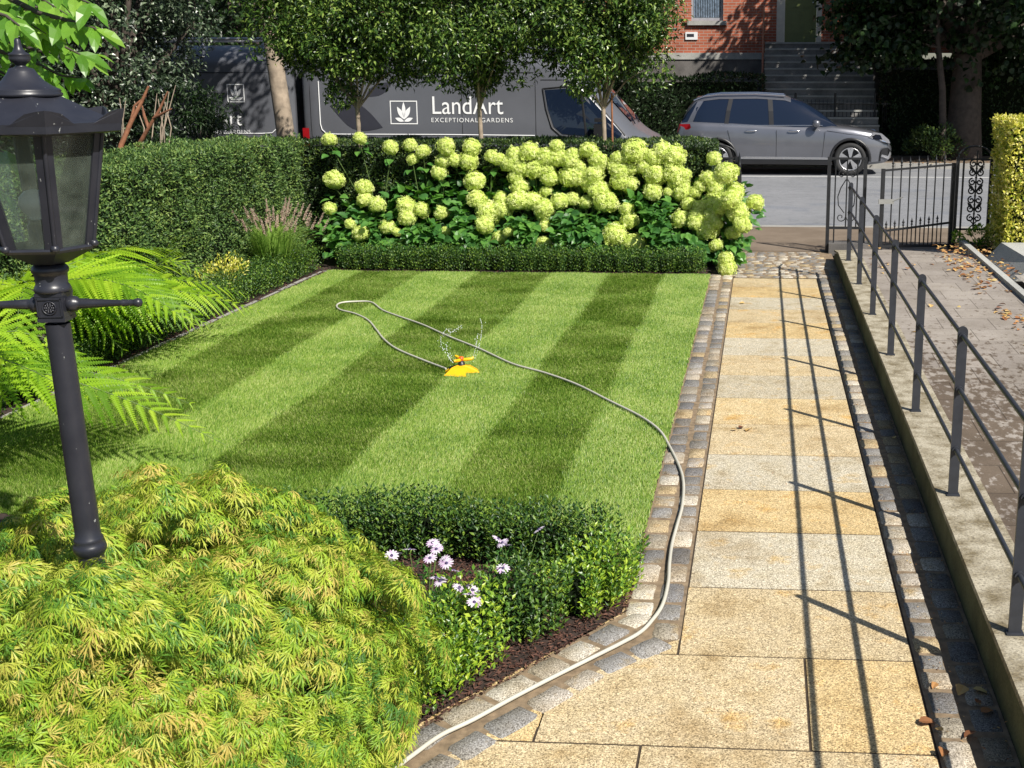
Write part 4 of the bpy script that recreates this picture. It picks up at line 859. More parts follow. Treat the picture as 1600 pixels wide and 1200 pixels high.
# ================================================================== LAMP POST
LY=2.6; ax0=yat(78,420,LY); LX=ax0.x
def zl(py): return yat(30+.1447*(py-60),py,LY).z
def rl_(px): return px/F*2.62
lp=empty('lamp_post',(LX,LY,0),label='black garden lamp post with six sided glass lantern rising out of the cut leaf maple',cat='lamp post')
mb=MB(); zc=zl(848)
mb.lathe([(.09,0),(.09,.05),(.06,.08),(.045,.14),(.034,.3),(rl_(21),.4),(rl_(21),zc-.028)],(0,0,0),24)
r1=rl_(20.5); r0=rl_(19)
mb.lathe([(rl_(22),zc-.03),(rl_(25.5),zc-.022),(rl_(27),zc-.012),(rl_(25.5),zc-.003),(rl_(22.5),zc+.002),(rl_(24),zc+.008),(rl_(23),zc+.015),(r1,zc+.02),(r1,zc+.05),(r0*1.02,zl(600)),(r0,zl(505))],(0,0,0),28)
mb.build('pole',M['lamp'],lp)
# square block with rosette and bars
mb=MB(); zb0,zb1=zl(497),zl(458); w=rl_(42)/2; phi=math.radians(8.4)
Rm=Matrix.Rotation(phi,4,'Z')
mb.box((-w,-w,zb0),(w,w,zb1),Rm); mb.box((-w*1.03,-w*1.03,zb1-.004),(w*1.03,w*1.03,zb1+.004),Rm); mb.box((-w*1.03,-w*1.03,zb0-.004),(w*1.03,w*1.03,zb0+.004),Rm)
zm=(zb0+zb1)/2; ww=w*.92
for a,b in (((-ww,zb0+.008),(ww,zb0+.011)),((-ww,zb1-.011),(ww,zb1-.008)),((-ww,zb0+.008),(-ww+.003,zb1-.008)),((ww-.003,zb0+.008),(ww,zb1-.008))):
    mb.box((a[0],-w-.003,a[1]),(b[0],-w+.001,b[1]),Rm)
bk=mb.build('block',M['lamp'],lp)
mb=MB(); 
for rr,n_ in ((.0095,10),(.0055,6)):
    for k in range(n_):
        a=k*2*PI/n_; mb.lathe([(.0,-.003),(.0028,-.001),(.0024,.0015),(0,.003)],tuple(Rm@Vector((rr*math.cos(a),-w-.002,zm+rr*math.sin(a)))),8)
mb.tube([Rm@Vector((.015*math.cos(a*PI/10),-w-.002,zm+.015*math.sin(a*PI/10))) for a in range(21)],.0018,5,caps=False)
mb.lathe([(0,-.003),(.003,0),(0,.003)],tuple(Rm@Vector((0,-w-.003,zm))),8)
mb.build('rosette',M['lamp'],bk)
for sg in (-1,1):
    mb=MB(); prof=[(0,.016),(.004,.019),(.012,.0195),(.020,.017),(.026,.011),(.03,.0125),(.06,.0105),(.12,.0072),(.124,.0095),(.128,.0072),(.133,.0085),(.138,.0072),(.142,.0085),(.147,.0068),(.151,.009),(.158,.0112),(.165,.009),(.169,.0)]
    n=16; vs=[];  bz=zm+.004
    for d,r in prof:
        for k in range(n):
            t=2*PI*k/n; vs.append(Rm@Vector((sg*(w+d),r*math.cos(t),bz+r*math.sin(t))))
    mb.add(vs,[(i*n+k,i*n+(k+1)%n,(i+1)*n+(k+1)%n,(i+1)*n+k) for i in range(len(prof)-1) for k in range(n)],True); mb.build('ladder_bar',M['lamp'],lp)
# collar + cup
mb=MB(); k=rl_
mb.lathe([(k(20),zb1),(k(24),zb1+.003),(k(27),zl(455)),(k(28),zl(451)),(k(26),zl(446)),(k(24),zl(443)),(k(24.5),zl(430)),(k(25),zl(427)),(k(27.5),zl(424)),(k(28),zl(420)),(k(26),zl(416)),(k(23),zl(413)),(k(20),zl(412))],(0,0,0),28); mb.build('collar',M['lamp'],lp)
an=math.radians(-49); 
def hexv(r,z): return [(r*math.cos(an+i*PI/3),r*math.sin(an+i*PI/3),z) for i in range(6)]
def hexlathe(mb,prof): mb.lathe(prof,(0,0,0),6,False,an)
Rb=k(69); Rt=k(104); zgb,zgt=zl(386),zl(208)
mb=MB(); hexlathe(mb,[(k(20),zl(412)),(k(30),zl(410)),(k(44),zl(403)),(k(60),zl(395)),(k(72),zl(389)),(k(75),zl(385)),(k(73),zl(382)),(k(66),zl(381)),(.0,zl(381))]); mb.build('lantern_base',M['lamp'],lp)
vb=hexv(Rb,zgb+.003); vt=hexv(Rt,zgt)
for i in range(6):
    a,b=Vector(vb[i]),Vector(vt[i]); d=Vector((math.cos(an+i*PI/3),math.sin(an+i*PI/3),0)); s=Vector((-d.y,d.x,0))
    mb=MB(); ww_=.0095
    # V profile corner bar following both panes
    for e_ in (1,-1):
        nxt=math.radians(30*e_)+an+i*PI/3; nn=Vector((math.cos(nxt),math.sin(nxt),0)); tt=(s*e_*math.cos(PI/6)-d*math.sin(PI/6))
        q=[a,a+tt*.0185,b+tt*.0185,b]; o=nn*.004; qi=[p-nn*.006 for p in q]; qo=[p+o for p in q]
        mb.add(qo+qi,[(0,1,2,3),(7,6,5,4),(0,4,5,1),(1,5,6,2),(2,6,7,3),(3,7,4,0)])
    mb.tube([a+d*.004,b+d*.004],.005,6)
    mb.lathe([(0,-.01),(.008,-.006),(.010,0),(.0075,.007),(0,.010)],tuple(a+d*.006+Vector((0,0,.004))),10)
    mb.build('corner_bar',M['lamp'],lp)
for i in range(6):
    j=(i+1)%6; mb=MB(); a,b,c,d=Vector(vb[i]),Vector(vb[j]),Vector(vt[j]),Vector(vt[i]); nrm=(b-a).cross(d-a).normalized()*.0015
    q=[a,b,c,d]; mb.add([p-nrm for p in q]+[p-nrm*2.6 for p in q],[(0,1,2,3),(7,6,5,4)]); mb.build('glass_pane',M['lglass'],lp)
    mb=MB(); mb.tube([a.lerp(b,.1),a.lerp(b,.9)],.004,6); mb.build('glazing_bead',M['lamp'],lp)
# roof
mb=MB(); zr0,zr1=zl(205),zl(190)
hexlathe(mb,[(0,zgt-.001),(Rt*.9,zgt-.001),(k(108),zgt-.001),(k(132),zr0-.002),(k(137),zr0+.001),(k(138),zr1),(k(130),zr1+.002),(k(94),zl(172)),(k(60),zl(154)),(k(50),zl(149))])
for i in range(6):     # upturned ears
    A=an+i*PI/3; d=Vector((math.cos(A),math.sin(A),0)); s=Vector((-d.y,d.x,0)); c=d*k(138)
    for e_ in (1,-1):
        t_=(s*e_*math.cos(PI/6)-d*math.sin(PI/6)); pts=[(0,zr1-.004),(k(56),zr1-.004),(k(46),zr1+.003),(k(40),zr1+.010),(k(28),zr1+.022),(k(12),zr1+.027),(0,zr1+.029)]
        vs=[];out=Vector((math.cos(A+e_*PI/6),math.sin(A+e_*PI/6),0))
        for o in (.0,.0035):
            for u,z in pts: vs.append(c+t_*u+Vector((0,0,z))-out*o+d*max(0,(z-zr1))*.35)
        m_=len(pts); mb.add(vs,[tuple(range(m_)),tuple(range(m_,2*m_))[::-1]]+[(q,(q+1)%m_,m_+(q+1)%m_,m_+q) for q in range(m_)])
mb.build('lantern_roof',M['lamp'],lp)
mb=MB(); mb.lathe([(k(48),zl(152)),(k(53),zl(150)),(k(53.5),zl(146)),(k(51),zl(144)),(k(52),zl(141)),(k(50),zl(139)),(k(40),zl(134)),(k(30),zl(126)),(k(23),zl(117)),(k(20),zl(112)),(k(17),zl(107)),(k(9),zl(105)),(k(7),zl(102)),(k(9),zl(100)),(k(14),zl(96)),(k(15.5),zl(91)),(k(14),zl(87)),(k(15.5),zl(85.5)),(k(14.5),zl(84)),(k(9),zl(81)),(k(6.5),zl(76)),(k(5),zl(69)),(k(4.5),zl(63)),(k(3),zl(60)),(0,zl(59))],(0,0,0),28); mb.build('finial',M['lamp'],lp)
mb=MB(); mb.lathe([(.022,zl(381)),(.022,zl(352)),(.018,zl(350)),(.016,zl(343))],(-.017,.004,0),16); mb.build('bulb_socket',M['lamp'],lp)
mb=MB(); bc=zl(320); mb.lathe([(.014,zl(343)),(.016,zl(338)),(.028,bc-.014),(.034,bc),(.031,bc+.018),(.018,bc+.031),(0,bc+.036)],(-.017,.004,0),20); mb.build('bulb',M['bulb'],lp)
# ================================================================== HOSE + SPRINKLER
def catmull(P,n=8):
    P=[Vector(p) for p in P]; Q=[P[0]*2-P[1]]+P+[P[-1]*2-P[-2]]; out=[]
    for i in range(1,len(Q)-2):
        for k_ in range(n):
            t=k_/n; a,b,c,d=Q[i-1:i+3]; out.append(.5*((2*b)+(c-a)*t+(2*a-5*b+4*c-d)*t*t+(3*b-3*c+d-a)*t**3))
    out.append(P[-1]); return out
hp_=[(697,576),(660,562),(620,545),(600,530),(588,515),(575,500),(555,490),(532,484),(526,478),(533,473),(555,471),(580,472),(597,484),(620,493),(660,507),(700,525),(750,545),(800,568),(850,582),(900,600),(950,625),(1000,650),(1030,672),(1045,695),(1062,730),(1068,755),(1066,790),(1058,820),(1050,850),(1046,880),(1044,910),(1035,945),(1018,970),(1000,988),(970,1005),(920,1030),(860,1060),(800,1091),(740,1124),(690,1148),(650,1176),(615,1204),(560,1260),(500,1340)]
pts=[]
for i,(px,py) in enumerate(hp_):
    z=.034 if px<1035 and py<680 else .021
    pts.append(gat(px,py,z))
mb=MB(); mb.tube(catmull(pts,5),.0080,8); tag(mb.build('garden_hose',M['hose']),'cream garden hose snaking from the yellow sprinkler across the lawn and down the cobbles','hose')
sp=gat(722,586,0); e=empty('lawn_sprinkler',(sp.x,sp.y,.02),label='yellow plastic lawn sprinkler with three arms and a red cap, spraying on the lawn',cat='sprinkler')
mb=MB()
for ang,w0 in ((math.radians(-100),.085),(math.radians(20),.05),(math.radians(150),.05)):
    c,s=math.cos(ang),math.sin(ang); T=lambda u,v,z:(c*u-s*v,s*u+c*v,z)
    vs=[T(.0,-.03,.0),T(.12,-w0,.0),T(.12,w0,.0),T(.0,.03,.0),T(.0,-.02,.060),T(.108,-w0*.86,.012),T(.108,w0*.86,.012),T(.0,.02,.060),T(.06,-w0*.6,.045),T(.06,w0*.6,.045)]
    mb.add(vs,[(0,3,2,1),(1,2,6,5),(0,1,5,8,4),(3,7,9,6,2),(4,8,9,7),(8,5,6,9)])
mb.build('base',M['syel'],e)
mb=MB(); mb.lathe([(.026,.05),(.024,.07),(.018,.074),(.016,.09)],(0,0,0),14); mb.tube([(-.085,-.02,.03),(-.02,0,.05)],.012,8); mb.build('body',M['sblk'],e)
for i in range(3):
    a=math.radians(5+120*i); mb=MB(); mb.tube([(0,0,.092),(.035*math.cos(a),.035*math.sin(a),.094),(.07*math.cos(a),.07*math.sin(a),.098),(.085*math.cos(a+.15),.085*math.sin(a+.15),.106)],[.011,.012,.011,.008],8); mb.build('arm',M['syel'],e)
mb=MB(); mb.lathe([(.018,.09),(.020,.10),(.016,.113),(0,.118)],(0,0,0),14); mb.build('cap',M['sred'],e)
# water arcs of droplets
e2=empty('water_spray',(sp.x,sp.y,.12),label='thin arcs of water droplets thrown up by the yellow sprinkler',cat='water')
for j,(pp) in enumerate([[(708,567),(692,545),(689,530),(697,515),(704,518)],[(706,568),(699,550),(697,535)],[(742,560),(750,535),(753,510),(750,497)],[(740,556),(744,540),(747,520)],[(703,520),(712,515),(722,508)]]):
    P=catmull([yat(x,y,sp.y+.02*j)-e2.location for x,y in pp],9); mb=MB()
    for i in range(len(P)-1):
        if random.random()<.8: mb.tube([P[i],P[i].lerp(P[i+1],random.uniform(.4,1.))],random.uniform(.0012,.0022),5)
        if random.random()<.5: q=P[i]+Vector((random.gauss(0,.012),0,random.gauss(0,.012))); mb.lathe([(0,-.003),(.003,0),(0,.003)],tuple(q),6)
    mb.build('water_jet',M['water'],e2)
# ================================================================== VEHICLES
def text(body,size,loc,m,parent,name='lettering',flip=False,ext=.0008,sx=1.,spacing=1.):
    cu=bpy.data.curves.new('t','FONT'); cu.body=body; cu.size=size; cu.extrude=ext; cu.space_character=spacing; o=bpy.data.objects.new('t',cu); COL.objects.link(o)
    dg=bpy.context.evaluated_depsgraph_get(); me=bpy.data.meshes.new_from_object(o.evaluated_get(dg)); bpy.data.objects.remove(o)
    me.name=name; q=link(name,me,m,parent); q.rotation_euler=(PI/2,0,0); q.location=loc; q.scale=(sx,1,1); return q
def loft(mb,stations,sec,smooth=True):
    """sec(i,x)->list of (y,z) for half section from -y side bottom to the centre top; mirrored"""
    rows=[]
    for x in stations:
        h=sec(x); full=[(y,z) for y,z in h]+[(-y,z) for y,z in h[::-1][1:]]; rows.append([(x,y,z) for y,z in full])
    n=len(rows[0]); vs=[p for r in rows for p in r]; fs=[(i*n+k,i*n+k+1,(i+1)*n+k+1,(i+1)*n+k) for i in range(len(rows)-1) for k in range(n-1)]
    mb.add(vs,[f[::-1] for f in fs],smooth); mb.add(rows[0],[tuple(range(n))]); mb.add(rows[-1],[tuple(range(n))[::-1]])
    mb.add([p for r in rows for p in (r[0],r[-1])],[(2*i,2*i+2,2*i+3,2*i+1) for i in range(len(rows)-1)])
def interp(x,T):
    if x<=T[0][0]: return T[0][1]
    for (a,b),(c,d) in zip(T[:-1],T[1:]):
        if x<=c: t=(x-a)/(c-a); return b+(d-b)*t
    return T[-1][1]
def cutwheels(o,xs,r,zc,hw):
    for x in xs:
        bm=bmesh.new(); bmesh.ops.create_cone(bm,cap_ends=True,segments=36,radius1=r,radius2=r,depth=2*hw+1); me=bpy.data.meshes.new('c'); bm.to_mesh(me); bm.free()
        c=bpy.data.objects.new('c',me); COL.objects.link(c); c.rotation_euler=(PI/2,0,0); c.location=(x,0,zc)
        m=o.modifiers.new('b','BOOLEAN'); m.operation='DIFFERENCE'; m.solver='EXACT'; m.object=c
        par=o.parent; o.parent=None; bpy.context.view_layer.update()
        me2=bpy.data.meshes.new_from_object(o.evaluated_get(bpy.context.evaluated_depsgraph_get())); o.modifiers.clear(); o.data=me2; o.parent=par; bpy.data.objects.remove(c)
def wheel(parent,x,y,r,rimr,w=.22,spokes=5,sg=-1,dark=False):
    mb=MB(); n=32
    def rad(prof,m):
        vs=[];
        for yy,rr in prof:
            for k_ in range(n): t=2*PI*k_/n; vs.append((rr*math.cos(t),yy*sg,rr*math.sin(t)))
        m.add(vs,[(i*n+k_,i*n+(k_+1)%n,(i+1)*n+(k_+1)%n,(i+1)*n+k_) for i in range(len(prof)-1) for k_ in range(n)],True)
    rad([(-w,0),(-w,r*.95),(-w*.85,r),(-.03,r),(0,r*.96),(.012,r*.85),(.008,rimr*1.04),(-.01,rimr*1.02)],mb); ty=mb.build('wheel',M['tyre'],parent,(x,y,r))
    mb=MB(); rad([(-.012,rimr*1.03),(.008,rimr*1.0),(0,rimr*.93),(-.03,rimr*.9)],mb)
    for s_ in range(spokes):
        a=s_*2*PI/spokes+.3
        for off in ((-.16,.16) if not dark else (0,)):
            c,s=math.cos(a+off),math.sin(a+off); ca,sa=math.cos(a),math.sin(a); w_=.02 if not dark else .05
            p0=Vector((ca*rimr*.12,-.004*sg*-1,sa*rimr*.12)); p1=Vector((c*rimr*.94,0,s*rimr*.94)); q=Vector((-s,0,c))*w_
            yv=Vector((0,sg*.006,0)); yb=Vector((0,-sg*.03,0)); vs=[p0-q*.8+yv,p0+q*.8+yv,p1+q*1.5+yv*0,p1-q*1.5+yv*0]; vs+=[v+yb for v in vs]; mb.add(vs,[(0,1,2,3),(0,4,5,1),(1,5,6,2),(2,6,7,3),(3,7,4,0)])
    rad([(.012,0.0001),(.012,rimr*.14),(0,rimr*.18),(-.03,rimr*.2)],mb); mb.build('rim',M['alloy'] if not dark else M['blacktrim'],ty)
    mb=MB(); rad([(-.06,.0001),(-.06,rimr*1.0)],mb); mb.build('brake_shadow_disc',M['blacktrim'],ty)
    return ty
# ---- car (length along +x, near side faces -y)
cy=25.06; cx0=yat(1057,180,cy).x; CL=yat(1396,230,cy).x-cx0
car=empty('parked_car',(cx0+CL/2,cy+.92,-.06),label='grey seven seat family car parked across the road, facing right behind the gate',cat='car'); xo=-CL/2
zt=lambda x:interp(x,[(0,.95),(.05,1.08),(.35,1.10),(1.2,1.08),(2.4,1.03),(3.15,1.00),(3.30,1.02),(3.75,.97),(4.15,.90),(4.38,.83),(4.5,.74),(4.60,.58)])
zb=lambda x:interp(x,[(0,.42),(.15,.30),(.6,.24),(4.0,.22),(4.45,.26),(4.60,.36)])
hw=lambda x:interp(x,[(0,.74),(.08,.83),(.35,.905),(1.0,.92),(3.6,.92),(4.1,.885),(4.35,.80),(4.5,.68),(4.6,.52)])
def carsec(x):
    h,t,b=hw(x),zt(x),zb(x)
    return [(-h*.93,b),(-h*.985,b+.05),(-h*.99,b+.14),(-h,b+.2),(-h*1.0,b+(t-b)*.55),(-h*.992,b+(t-b)*.75),(-h*.975,t-.10),(-h*.95,t-.035),(-h*.90,t),(-h*.6,t+.025),(0,t+.035)]
mb=MB(); st=[0,.03,.08,.2,.35,.6,.9,1.2,1.6,2.0,2.4,2.8,3.15,3.3,3.5,3.75,3.95,4.15,4.28,4.38,4.46,4.53,4.60]; st=[s*CL/4.6 for s in st]
_k=4.6/CL; loft(mb,[s for s in st],lambda x:carsec(x*_k)); body=mb.build('body',M['car'],car)
wx=[(.87)*CL/4.6,(3.70)*CL/4.6]
cutwheels(body,wx,.395,.345,.95); body.location.x=xo
for p in body.data.polygons: p.use_smooth=True
bm=bmesh.new(); bm.from_mesh(body.data); 
for e_ in bm.edges:
    if len(e_.link_faces)==2 and e_.calc_face_angle(0)>.6: e_.smooth=False
bm.to_mesh(body.data); bm.free()
for x in wx:
    for sg in (-1,1): wheel(car,xo+x,sg*.90,.345,.235,.2,5,sg)
mb=MB()
for x in wx:   # arch cladding
    n=20; vs=[]
    for yy,r1_,r2_ in ((-.925,.395,.43),(.925,.395,.43)):
        o=[]
        for k_ in range(n+1):
            t=-.12+k_*(PI+.24)/n
            for rr,dy in ((.385,.02),(.392,-.008),(.435,-.004),(.442,.02)): o.append((x+rr*math.cos(t),yy+(dy if yy<0 else -dy),.345+rr*math.sin(t)))
        mb.add(o,[(i*4+j,i*4+j+1,(i+1)*4+j+1,(i+1)*4+j) for i in range(n) for j in range(3)],True)
mb.build('wheel_arch_cladding',M['blacktrim'],car).location.x=xo
mb=MB(); mb.box((1.32,-.925,.235),(3.24,.925,.33)); mb.box((.1,-.80,.30),(4.3,.80,.5)); mb.build('sill',M['blacktrim'],car).location.x=xo
mb=MB(); mb.prism([(1.30,.345),(3.25,.335),(3.25,.36),(3.1,.385),(1.45,.395),(1.3,.38)],.02,XZ((0,-.915,0))); mb.build('chrome_strip',M['chrome'],car).location.x=xo
# greenhouse
gt=lambda x:interp(x,[(.10,1.13),(.22,1.38),(.42,1.60),(.9,1.655),(1.7,1.665),(2.3,1.63),(2.7,1.50),(3.05,1.30),(3.42,1.02)])
gh=lambda x:interp(x,[(.10,.78),(.4,.84),(1,.86),(2.6,.86),(3.42,.78)])
def gsec(x,off=0):
    t=gt(x); b=1.0; h=gh(x); top=h-(t-1.0)*.30
    return [(-h-off,b),(-(h*.6+top*.4)-off,b+(t-b)*.5),(-top-.01-off,t-.09 if t>1.2 else b+(t-b)*.8),(-top*.9,t-.02+off),(-top*.5,t+off),(0,t+.01+off)]
mb=MB(); gs=[.10,.16,.22,.32,.42,.65,.9,1.3,1.7,2.0,2.3,2.5,2.7,2.9,3.05,3.25,3.42]; loft(mb,[s*CL/4.6 for s in gs],lambda x:gsec(x*_k)); mb.build('windows',M['dglass'],car).location.x=xo
# roof skin + pillars
mb=MB(); rs=[.12,.22,.32,.42,.65,.9,1.3,1.7,2.0,2.3,2.42]
rows=[]
for x in rs:
    s=gsec(x,.008); s=s[2:]; 
    f_=[(y,z) for y,z in s]+[(-y,z) for y,z in s[::-1][1:]]; rows.append([(x*CL/4.6,y,z) for y,z in f_])
n=len(rows[0]); mb.add([p for r in rows for p in r],[(i*n+k_,(i+1)*n+k_,(i+1)*n+k_+1,i*n+k_+1) for i in range(len(rows)-1) for k_ in range(n-1)],True); mb.build('roof',M['car'],car).location.x=xo
def gpt(x,v,sg,off=.006):
    s=gsec(x,off); (y0,z0),(y1,z1),(y2,z2)=s[0],s[1],s[2]
    y,z=(y0+(y1-y0)*v*2,z0+(z1-z0)*v*2) if v<.5 else (y1+(y2-y1)*(v-.5)*2,z1+(z2-z1)*(v-.5)*2)
    return (x*CL/4.6,y*-sg,z)
def pillar(m,xa,xb,w,off=.007,n=6,sides=(-1,1)):
    for sg in sides:
        vs=[]
        for i in range(n+1):
            v=i/n; x=xa+(xb-xa)*v; vs+= [gpt(x-w/2,v,sg,off),gpt(x+w/2,v,sg,off)]
        m.add(vs,[(2*i,2*i+1,2*i+3,2*i+2) for i in range(n)])
for a_,b2,w2 in ((1.05,1.15,.09),(2.02,1.98,.10)):
    for sg in (-1,1): mb=MB(); pillar(mb,a_,b2,w2,sides=(sg,)); mb.build('pillar',M['blacktrim'],car).location.x=xo
mb=MB(); pillar(mb,.22,.50,.13)
for sg in (-1,1):  # A pillar strip along the windscreen edge
    pts_=[]
    for x in (2.38,2.6,2.8,3.0,3.2,3.40):
        s=gsec(x,.008); pts_.append((x*CL/4.6,s[2][0]*-sg*-1 if sg<0 else -s[2][0],s[2][1]))
    mb.tube(pts_,.028,6)
mb.build('windscreen_pillar',M['car'],car).location.x=xo
mb=MB()
for sg in (-1,1):
    mb.tube([(x*CL/4.6,sg*-(gsec(x)[2][0]+.02),gt(x)+.012) for x in (.35,.6,.9,1.7,2.3)],.016,6)
    mb.tube([(x*CL/4.6,sg*(gh(x)+.012),1.035+ (.03 if x<1 else 0)) for x in (.35,1,2,3.1)],.009,5)
mb.build('roof_rail',M['chrome'],car).location.x=xo
for sg in (-1,1):
    mb=MB(); mb.lathe([(0,-.075),(.07,-.06),(.085,0),(.075,.055),(0,.075)],(2.92,sg*1.0,1.08),12); mb.box((2.9,min(sg*.86,sg*.98),1.03),(2.98,max(sg*.86,sg*.98),1.06)); o=mb.build('door_mirror',M['car'],car); o.location.x=xo
    for x in (1.45,2.35):
        mb=MB(); mb.tube([(x,sg*.93,.925),(x+.05,sg*.945,.93),(x+.17,sg*.945,.93),(x+.22,sg*.93,.925)],.013,6); mb.build('door_handle',M['chrome'],car).location.x=xo
mb=MB()
for x,z0,z1,lean in ((1.22,.36,1.0,-.16),(2.10,.35,1.0,.0),(3.06,.36,.98,.06)):
    mb.tube([(x+lean*(v),-hw(x)*1.0-.0015,z0+(z1-z0)*v) for v in (0,.3,.6,.9)],.0045,4); mb.build('panel_gap',M['blacktrim'],car).location.x=xo; mb=MB()
mb.tube([(3.15,-.905,.93),(3.6,-.90,.86),(4.1,-.86,.80)],.004,4); mb.build('panel_gap',M['blacktrim'],car).location.x=xo
for sg in (-1,1):
    mb=MB(); mb.prism([(4.02,.80),(4.12,.90),(4.30,.87),(4.46,.74),(4.50,.66),(4.38,.665),(4.2,.74)],.02,XZ((0,0,0))); o=mb.build('headlight',M['chrome'],car); o.location=(xo,0,0)
    for v in o.data.vertices: v.co.y=sg*(hw(v.co.x)*.985+.006-(.0 if v.co.y>-.01 else .03))
    mb=MB(); mb.prism([(4.10,.78),(4.18,.85),(4.28,.83),(4.32,.74),(4.22,.76)],.01,XZ((0,0,0))); o2=mb.build('headlamp_lens',M['dglass'],o)
    for v in o2.data.vertices: v.co.y=sg*(hw(v.co.x)*.985+.014)
    mb=MB(); mb.prism([(.0,.88),(.12,.86),(.30,.98),(.28,1.06),(.05,1.05)],.02,XZ((0,0,0))); o=mb.build('tail_light',M['redlens'],car); o.location=(xo,0,0)
    for v in o.data.vertices: v.co.y=sg*(hw(v.co.x)*.975+.008)
    mb=MB(); mb.prism([(4.28,.42),(4.46,.36),(4.53,.5),(4.44,.58),(4.32,.56)],.02,XZ((0,0,0))); o=mb.build('bumper_grille',M['blacktrim'],car); o.location=(xo,0,0)
    for v in o.data.vertices: v.co.y=sg*(hw(v.co.x)*.992+.008)
    mb=MB(); mb.prism([(4.30,.40),(4.47,.34),(4.53,.44),(4.50,.50),(4.46,.40),(4.32,.44)],.02,XZ((0,0,0))); o=mb.build('fog_lamp_surround',M['chrome'],car); o.location=(xo,0,0)
    for v in o.data.vertices: v.co.y=sg*(hw(v.co.x)*.992+.014)
# ---- vans
def van(loc,label,mirror,kind):
    L=5.35; v=empty('parked_van',loc,label=label,cat='van',group='dark grey vans parked behind the hedge')
    zt=lambda x:interp(x,[(0,2.44),(.06,2.47),(.3,2.50),(3.3,2.50),(3.55,2.46),(3.75,2.38),(3.95,2.24),(4.1,2.10),(4.75,1.40),(4.9,1.27),(5.1,1.18),(5.25,1.05),(5.33,.85),(5.38,.5)])
    hw0=lambda x:interp(x,[(0,.95),(.08,1.0),(.3,1.02),(4.1,1.02),(4.7,.98),(5.0,.90),(5.2,.78),(5.38,.55)])
    def sy(x,z):
        h=hw0(x); t=zt(x); y=h-max(0,z-1.35)*.075; d=t-z
        if d<.30: y*= (1-.42*((.30-max(d,0))/.30)**2.6)
        return y
    def sec(x):
        t=zt(x); b=.32; zs=[b,b+.08]; 
        n=12
        for i in range(1,n+1): zs.append(b+.08+(t-.30-b-.08)*i/n)
        zs+= [t-.24,t-.18,t-.12,t-.07,t-.03,t]
        s=[(-sy(x,z)*(.97 if z==b else 1),z) for z in zs]; yl=s[-1][0]; s+=[(yl*.6,t+.012),(0,t+.02)]
        return s
    body_=MB(); st=[0,.03,.08,.2,.6,1.2,1.8,2.4,3.0,3.3,3.45,3.6,3.75,3.88,4.0,4.1,4.3,4.5,4.65,4.75,4.85,4.95,5.05,5.15,5.25,5.33,5.38]
    loft(body_,st,sec); b=body_.build('body',M['van'],v); cutwheels(b,[1.0,4.3],.40,.36,1.0)
    for x in (1.0,4.3):
        for sg in (-1,1): wheel(v,x,sg*1.0,.36,.2,.22,6,sg,True)
    def side(name,poly,m,off=.006,th=.01,parent=None,s=-1,sub=4):
        # subdivide outline, follow the side surface
        q=[]
        for i in range(len(poly)):
            a=poly[i];b_=poly[(i+1)%len(poly)]
            for k_ in range(sub): t=k_/sub; q.append((a[0]+(b_[0]-a[0])*t,a[1]+(b_[1]-a[1])*t))
        mb=MB(); cx_=sum(p[0] for p in q)/len(q); cz_=sum(p[1] for p in q)/len(q); n=len(q); rings=[]
        for f_,o in ((1.,off-th),(1.,off),(.66,off),(.33,off)):
            for p in q: x=cx_+(p[0]-cx_)*f_; z=cz_+(p[1]-cz_)*f_; rings.append((x,s*(sy(x,z)+o),z))
        rings.append((cx_,s*(sy(cx_,cz_)+off),cz_))
        fs=[(r*n+k_,r*n+(k_+1)%n,(r+1)*n+(k_+1)%n,(r+1)*n+k_) for r in range(3) for k_ in range(n)]+[(3*n+k_,3*n+(k_+1)%n,4*n) for k_ in range(n)]
        mb.add(rings,fs); return mb.build(name,m,parent or v)
    for s in (-1,1):
        dw=side('cab_window',[(3.56,1.88),(3.60,1.62),(3.68,1.38),(3.80,1.27),(4.62,1.20),(4.66,1.27),(4.12,1.86),(3.98,1.91)],M['dglass'],.006,s=s)
        side('window_divider',[(4.13,1.24),(4.17,1.24),(4.10,1.82),(4.07,1.84)],M['blacktrim'],.010,parent=dw,s=s,sub=1)
        mb=MB(); P=[(3.53,1.90),(3.57,1.62),(3.65,1.36),(3.78,1.24),(4.64,1.165)]; mb.tube([(x,s*(sy(x,z)+.004),z) for x,z in P],.012,6); mb.tube([(x,s*(sy(x,z)+.004),z) for x,z in ((3.53,1.90),(3.97,1.94),(4.15,1.88),(4.70,1.25))],.010,6); mb.build('window_frame',M['blacktrim'],v)
        # mirror
        mb=MB(); y0=s*(sy(4.4,1.3)+.12); mb.box((4.30,min(y0,y0+s*.20),1.24),(4.42,max(y0,y0+s*.20),1.42)); mb.box((4.31,min(y0,y0+s*.20),1.45),(4.42,max(y0,y0+s*.20),1.50)); mb.tube([(4.4,s*sy(4.4,1.25),1.25),(4.38,y0,1.27)],.03,6); o=mb.build('wing_mirror',M['blacktrim'],v)
        mb=MB(); mb.box((4.293,min(y0+s*.015,y0+s*.185),1.255),(4.299,max(y0+s*.015,y0+s*.185),1.405)); mb.build('mirror_glass',M['chrome'],o)
    # windscreen
    mb=MB(); vs=[]
    for x in (4.02,4.25,4.5,4.74):
        for f_ in (-.86,-.45,0,.45,.86): z=zt(x); vs.append((x+.006,f_*sy(x,z-.02)*1.0,z+.02+.012*(1-abs(f_))))
    mb.add(vs,[(i*5+j,(i+1)*5+j,(i+1)*5+j+1,i*5+j+1) for i in range(3) for j in range(4)],True); mb.build('windscreen',M['dglass'],v)
    mb=MB()
    for yy in (-.35,.25): mb.tube([(4.80,yy-.2,1.40),(4.70,yy+.25,1.49)],.01,5)
    mb.build('wiper',M['blacktrim'],v)
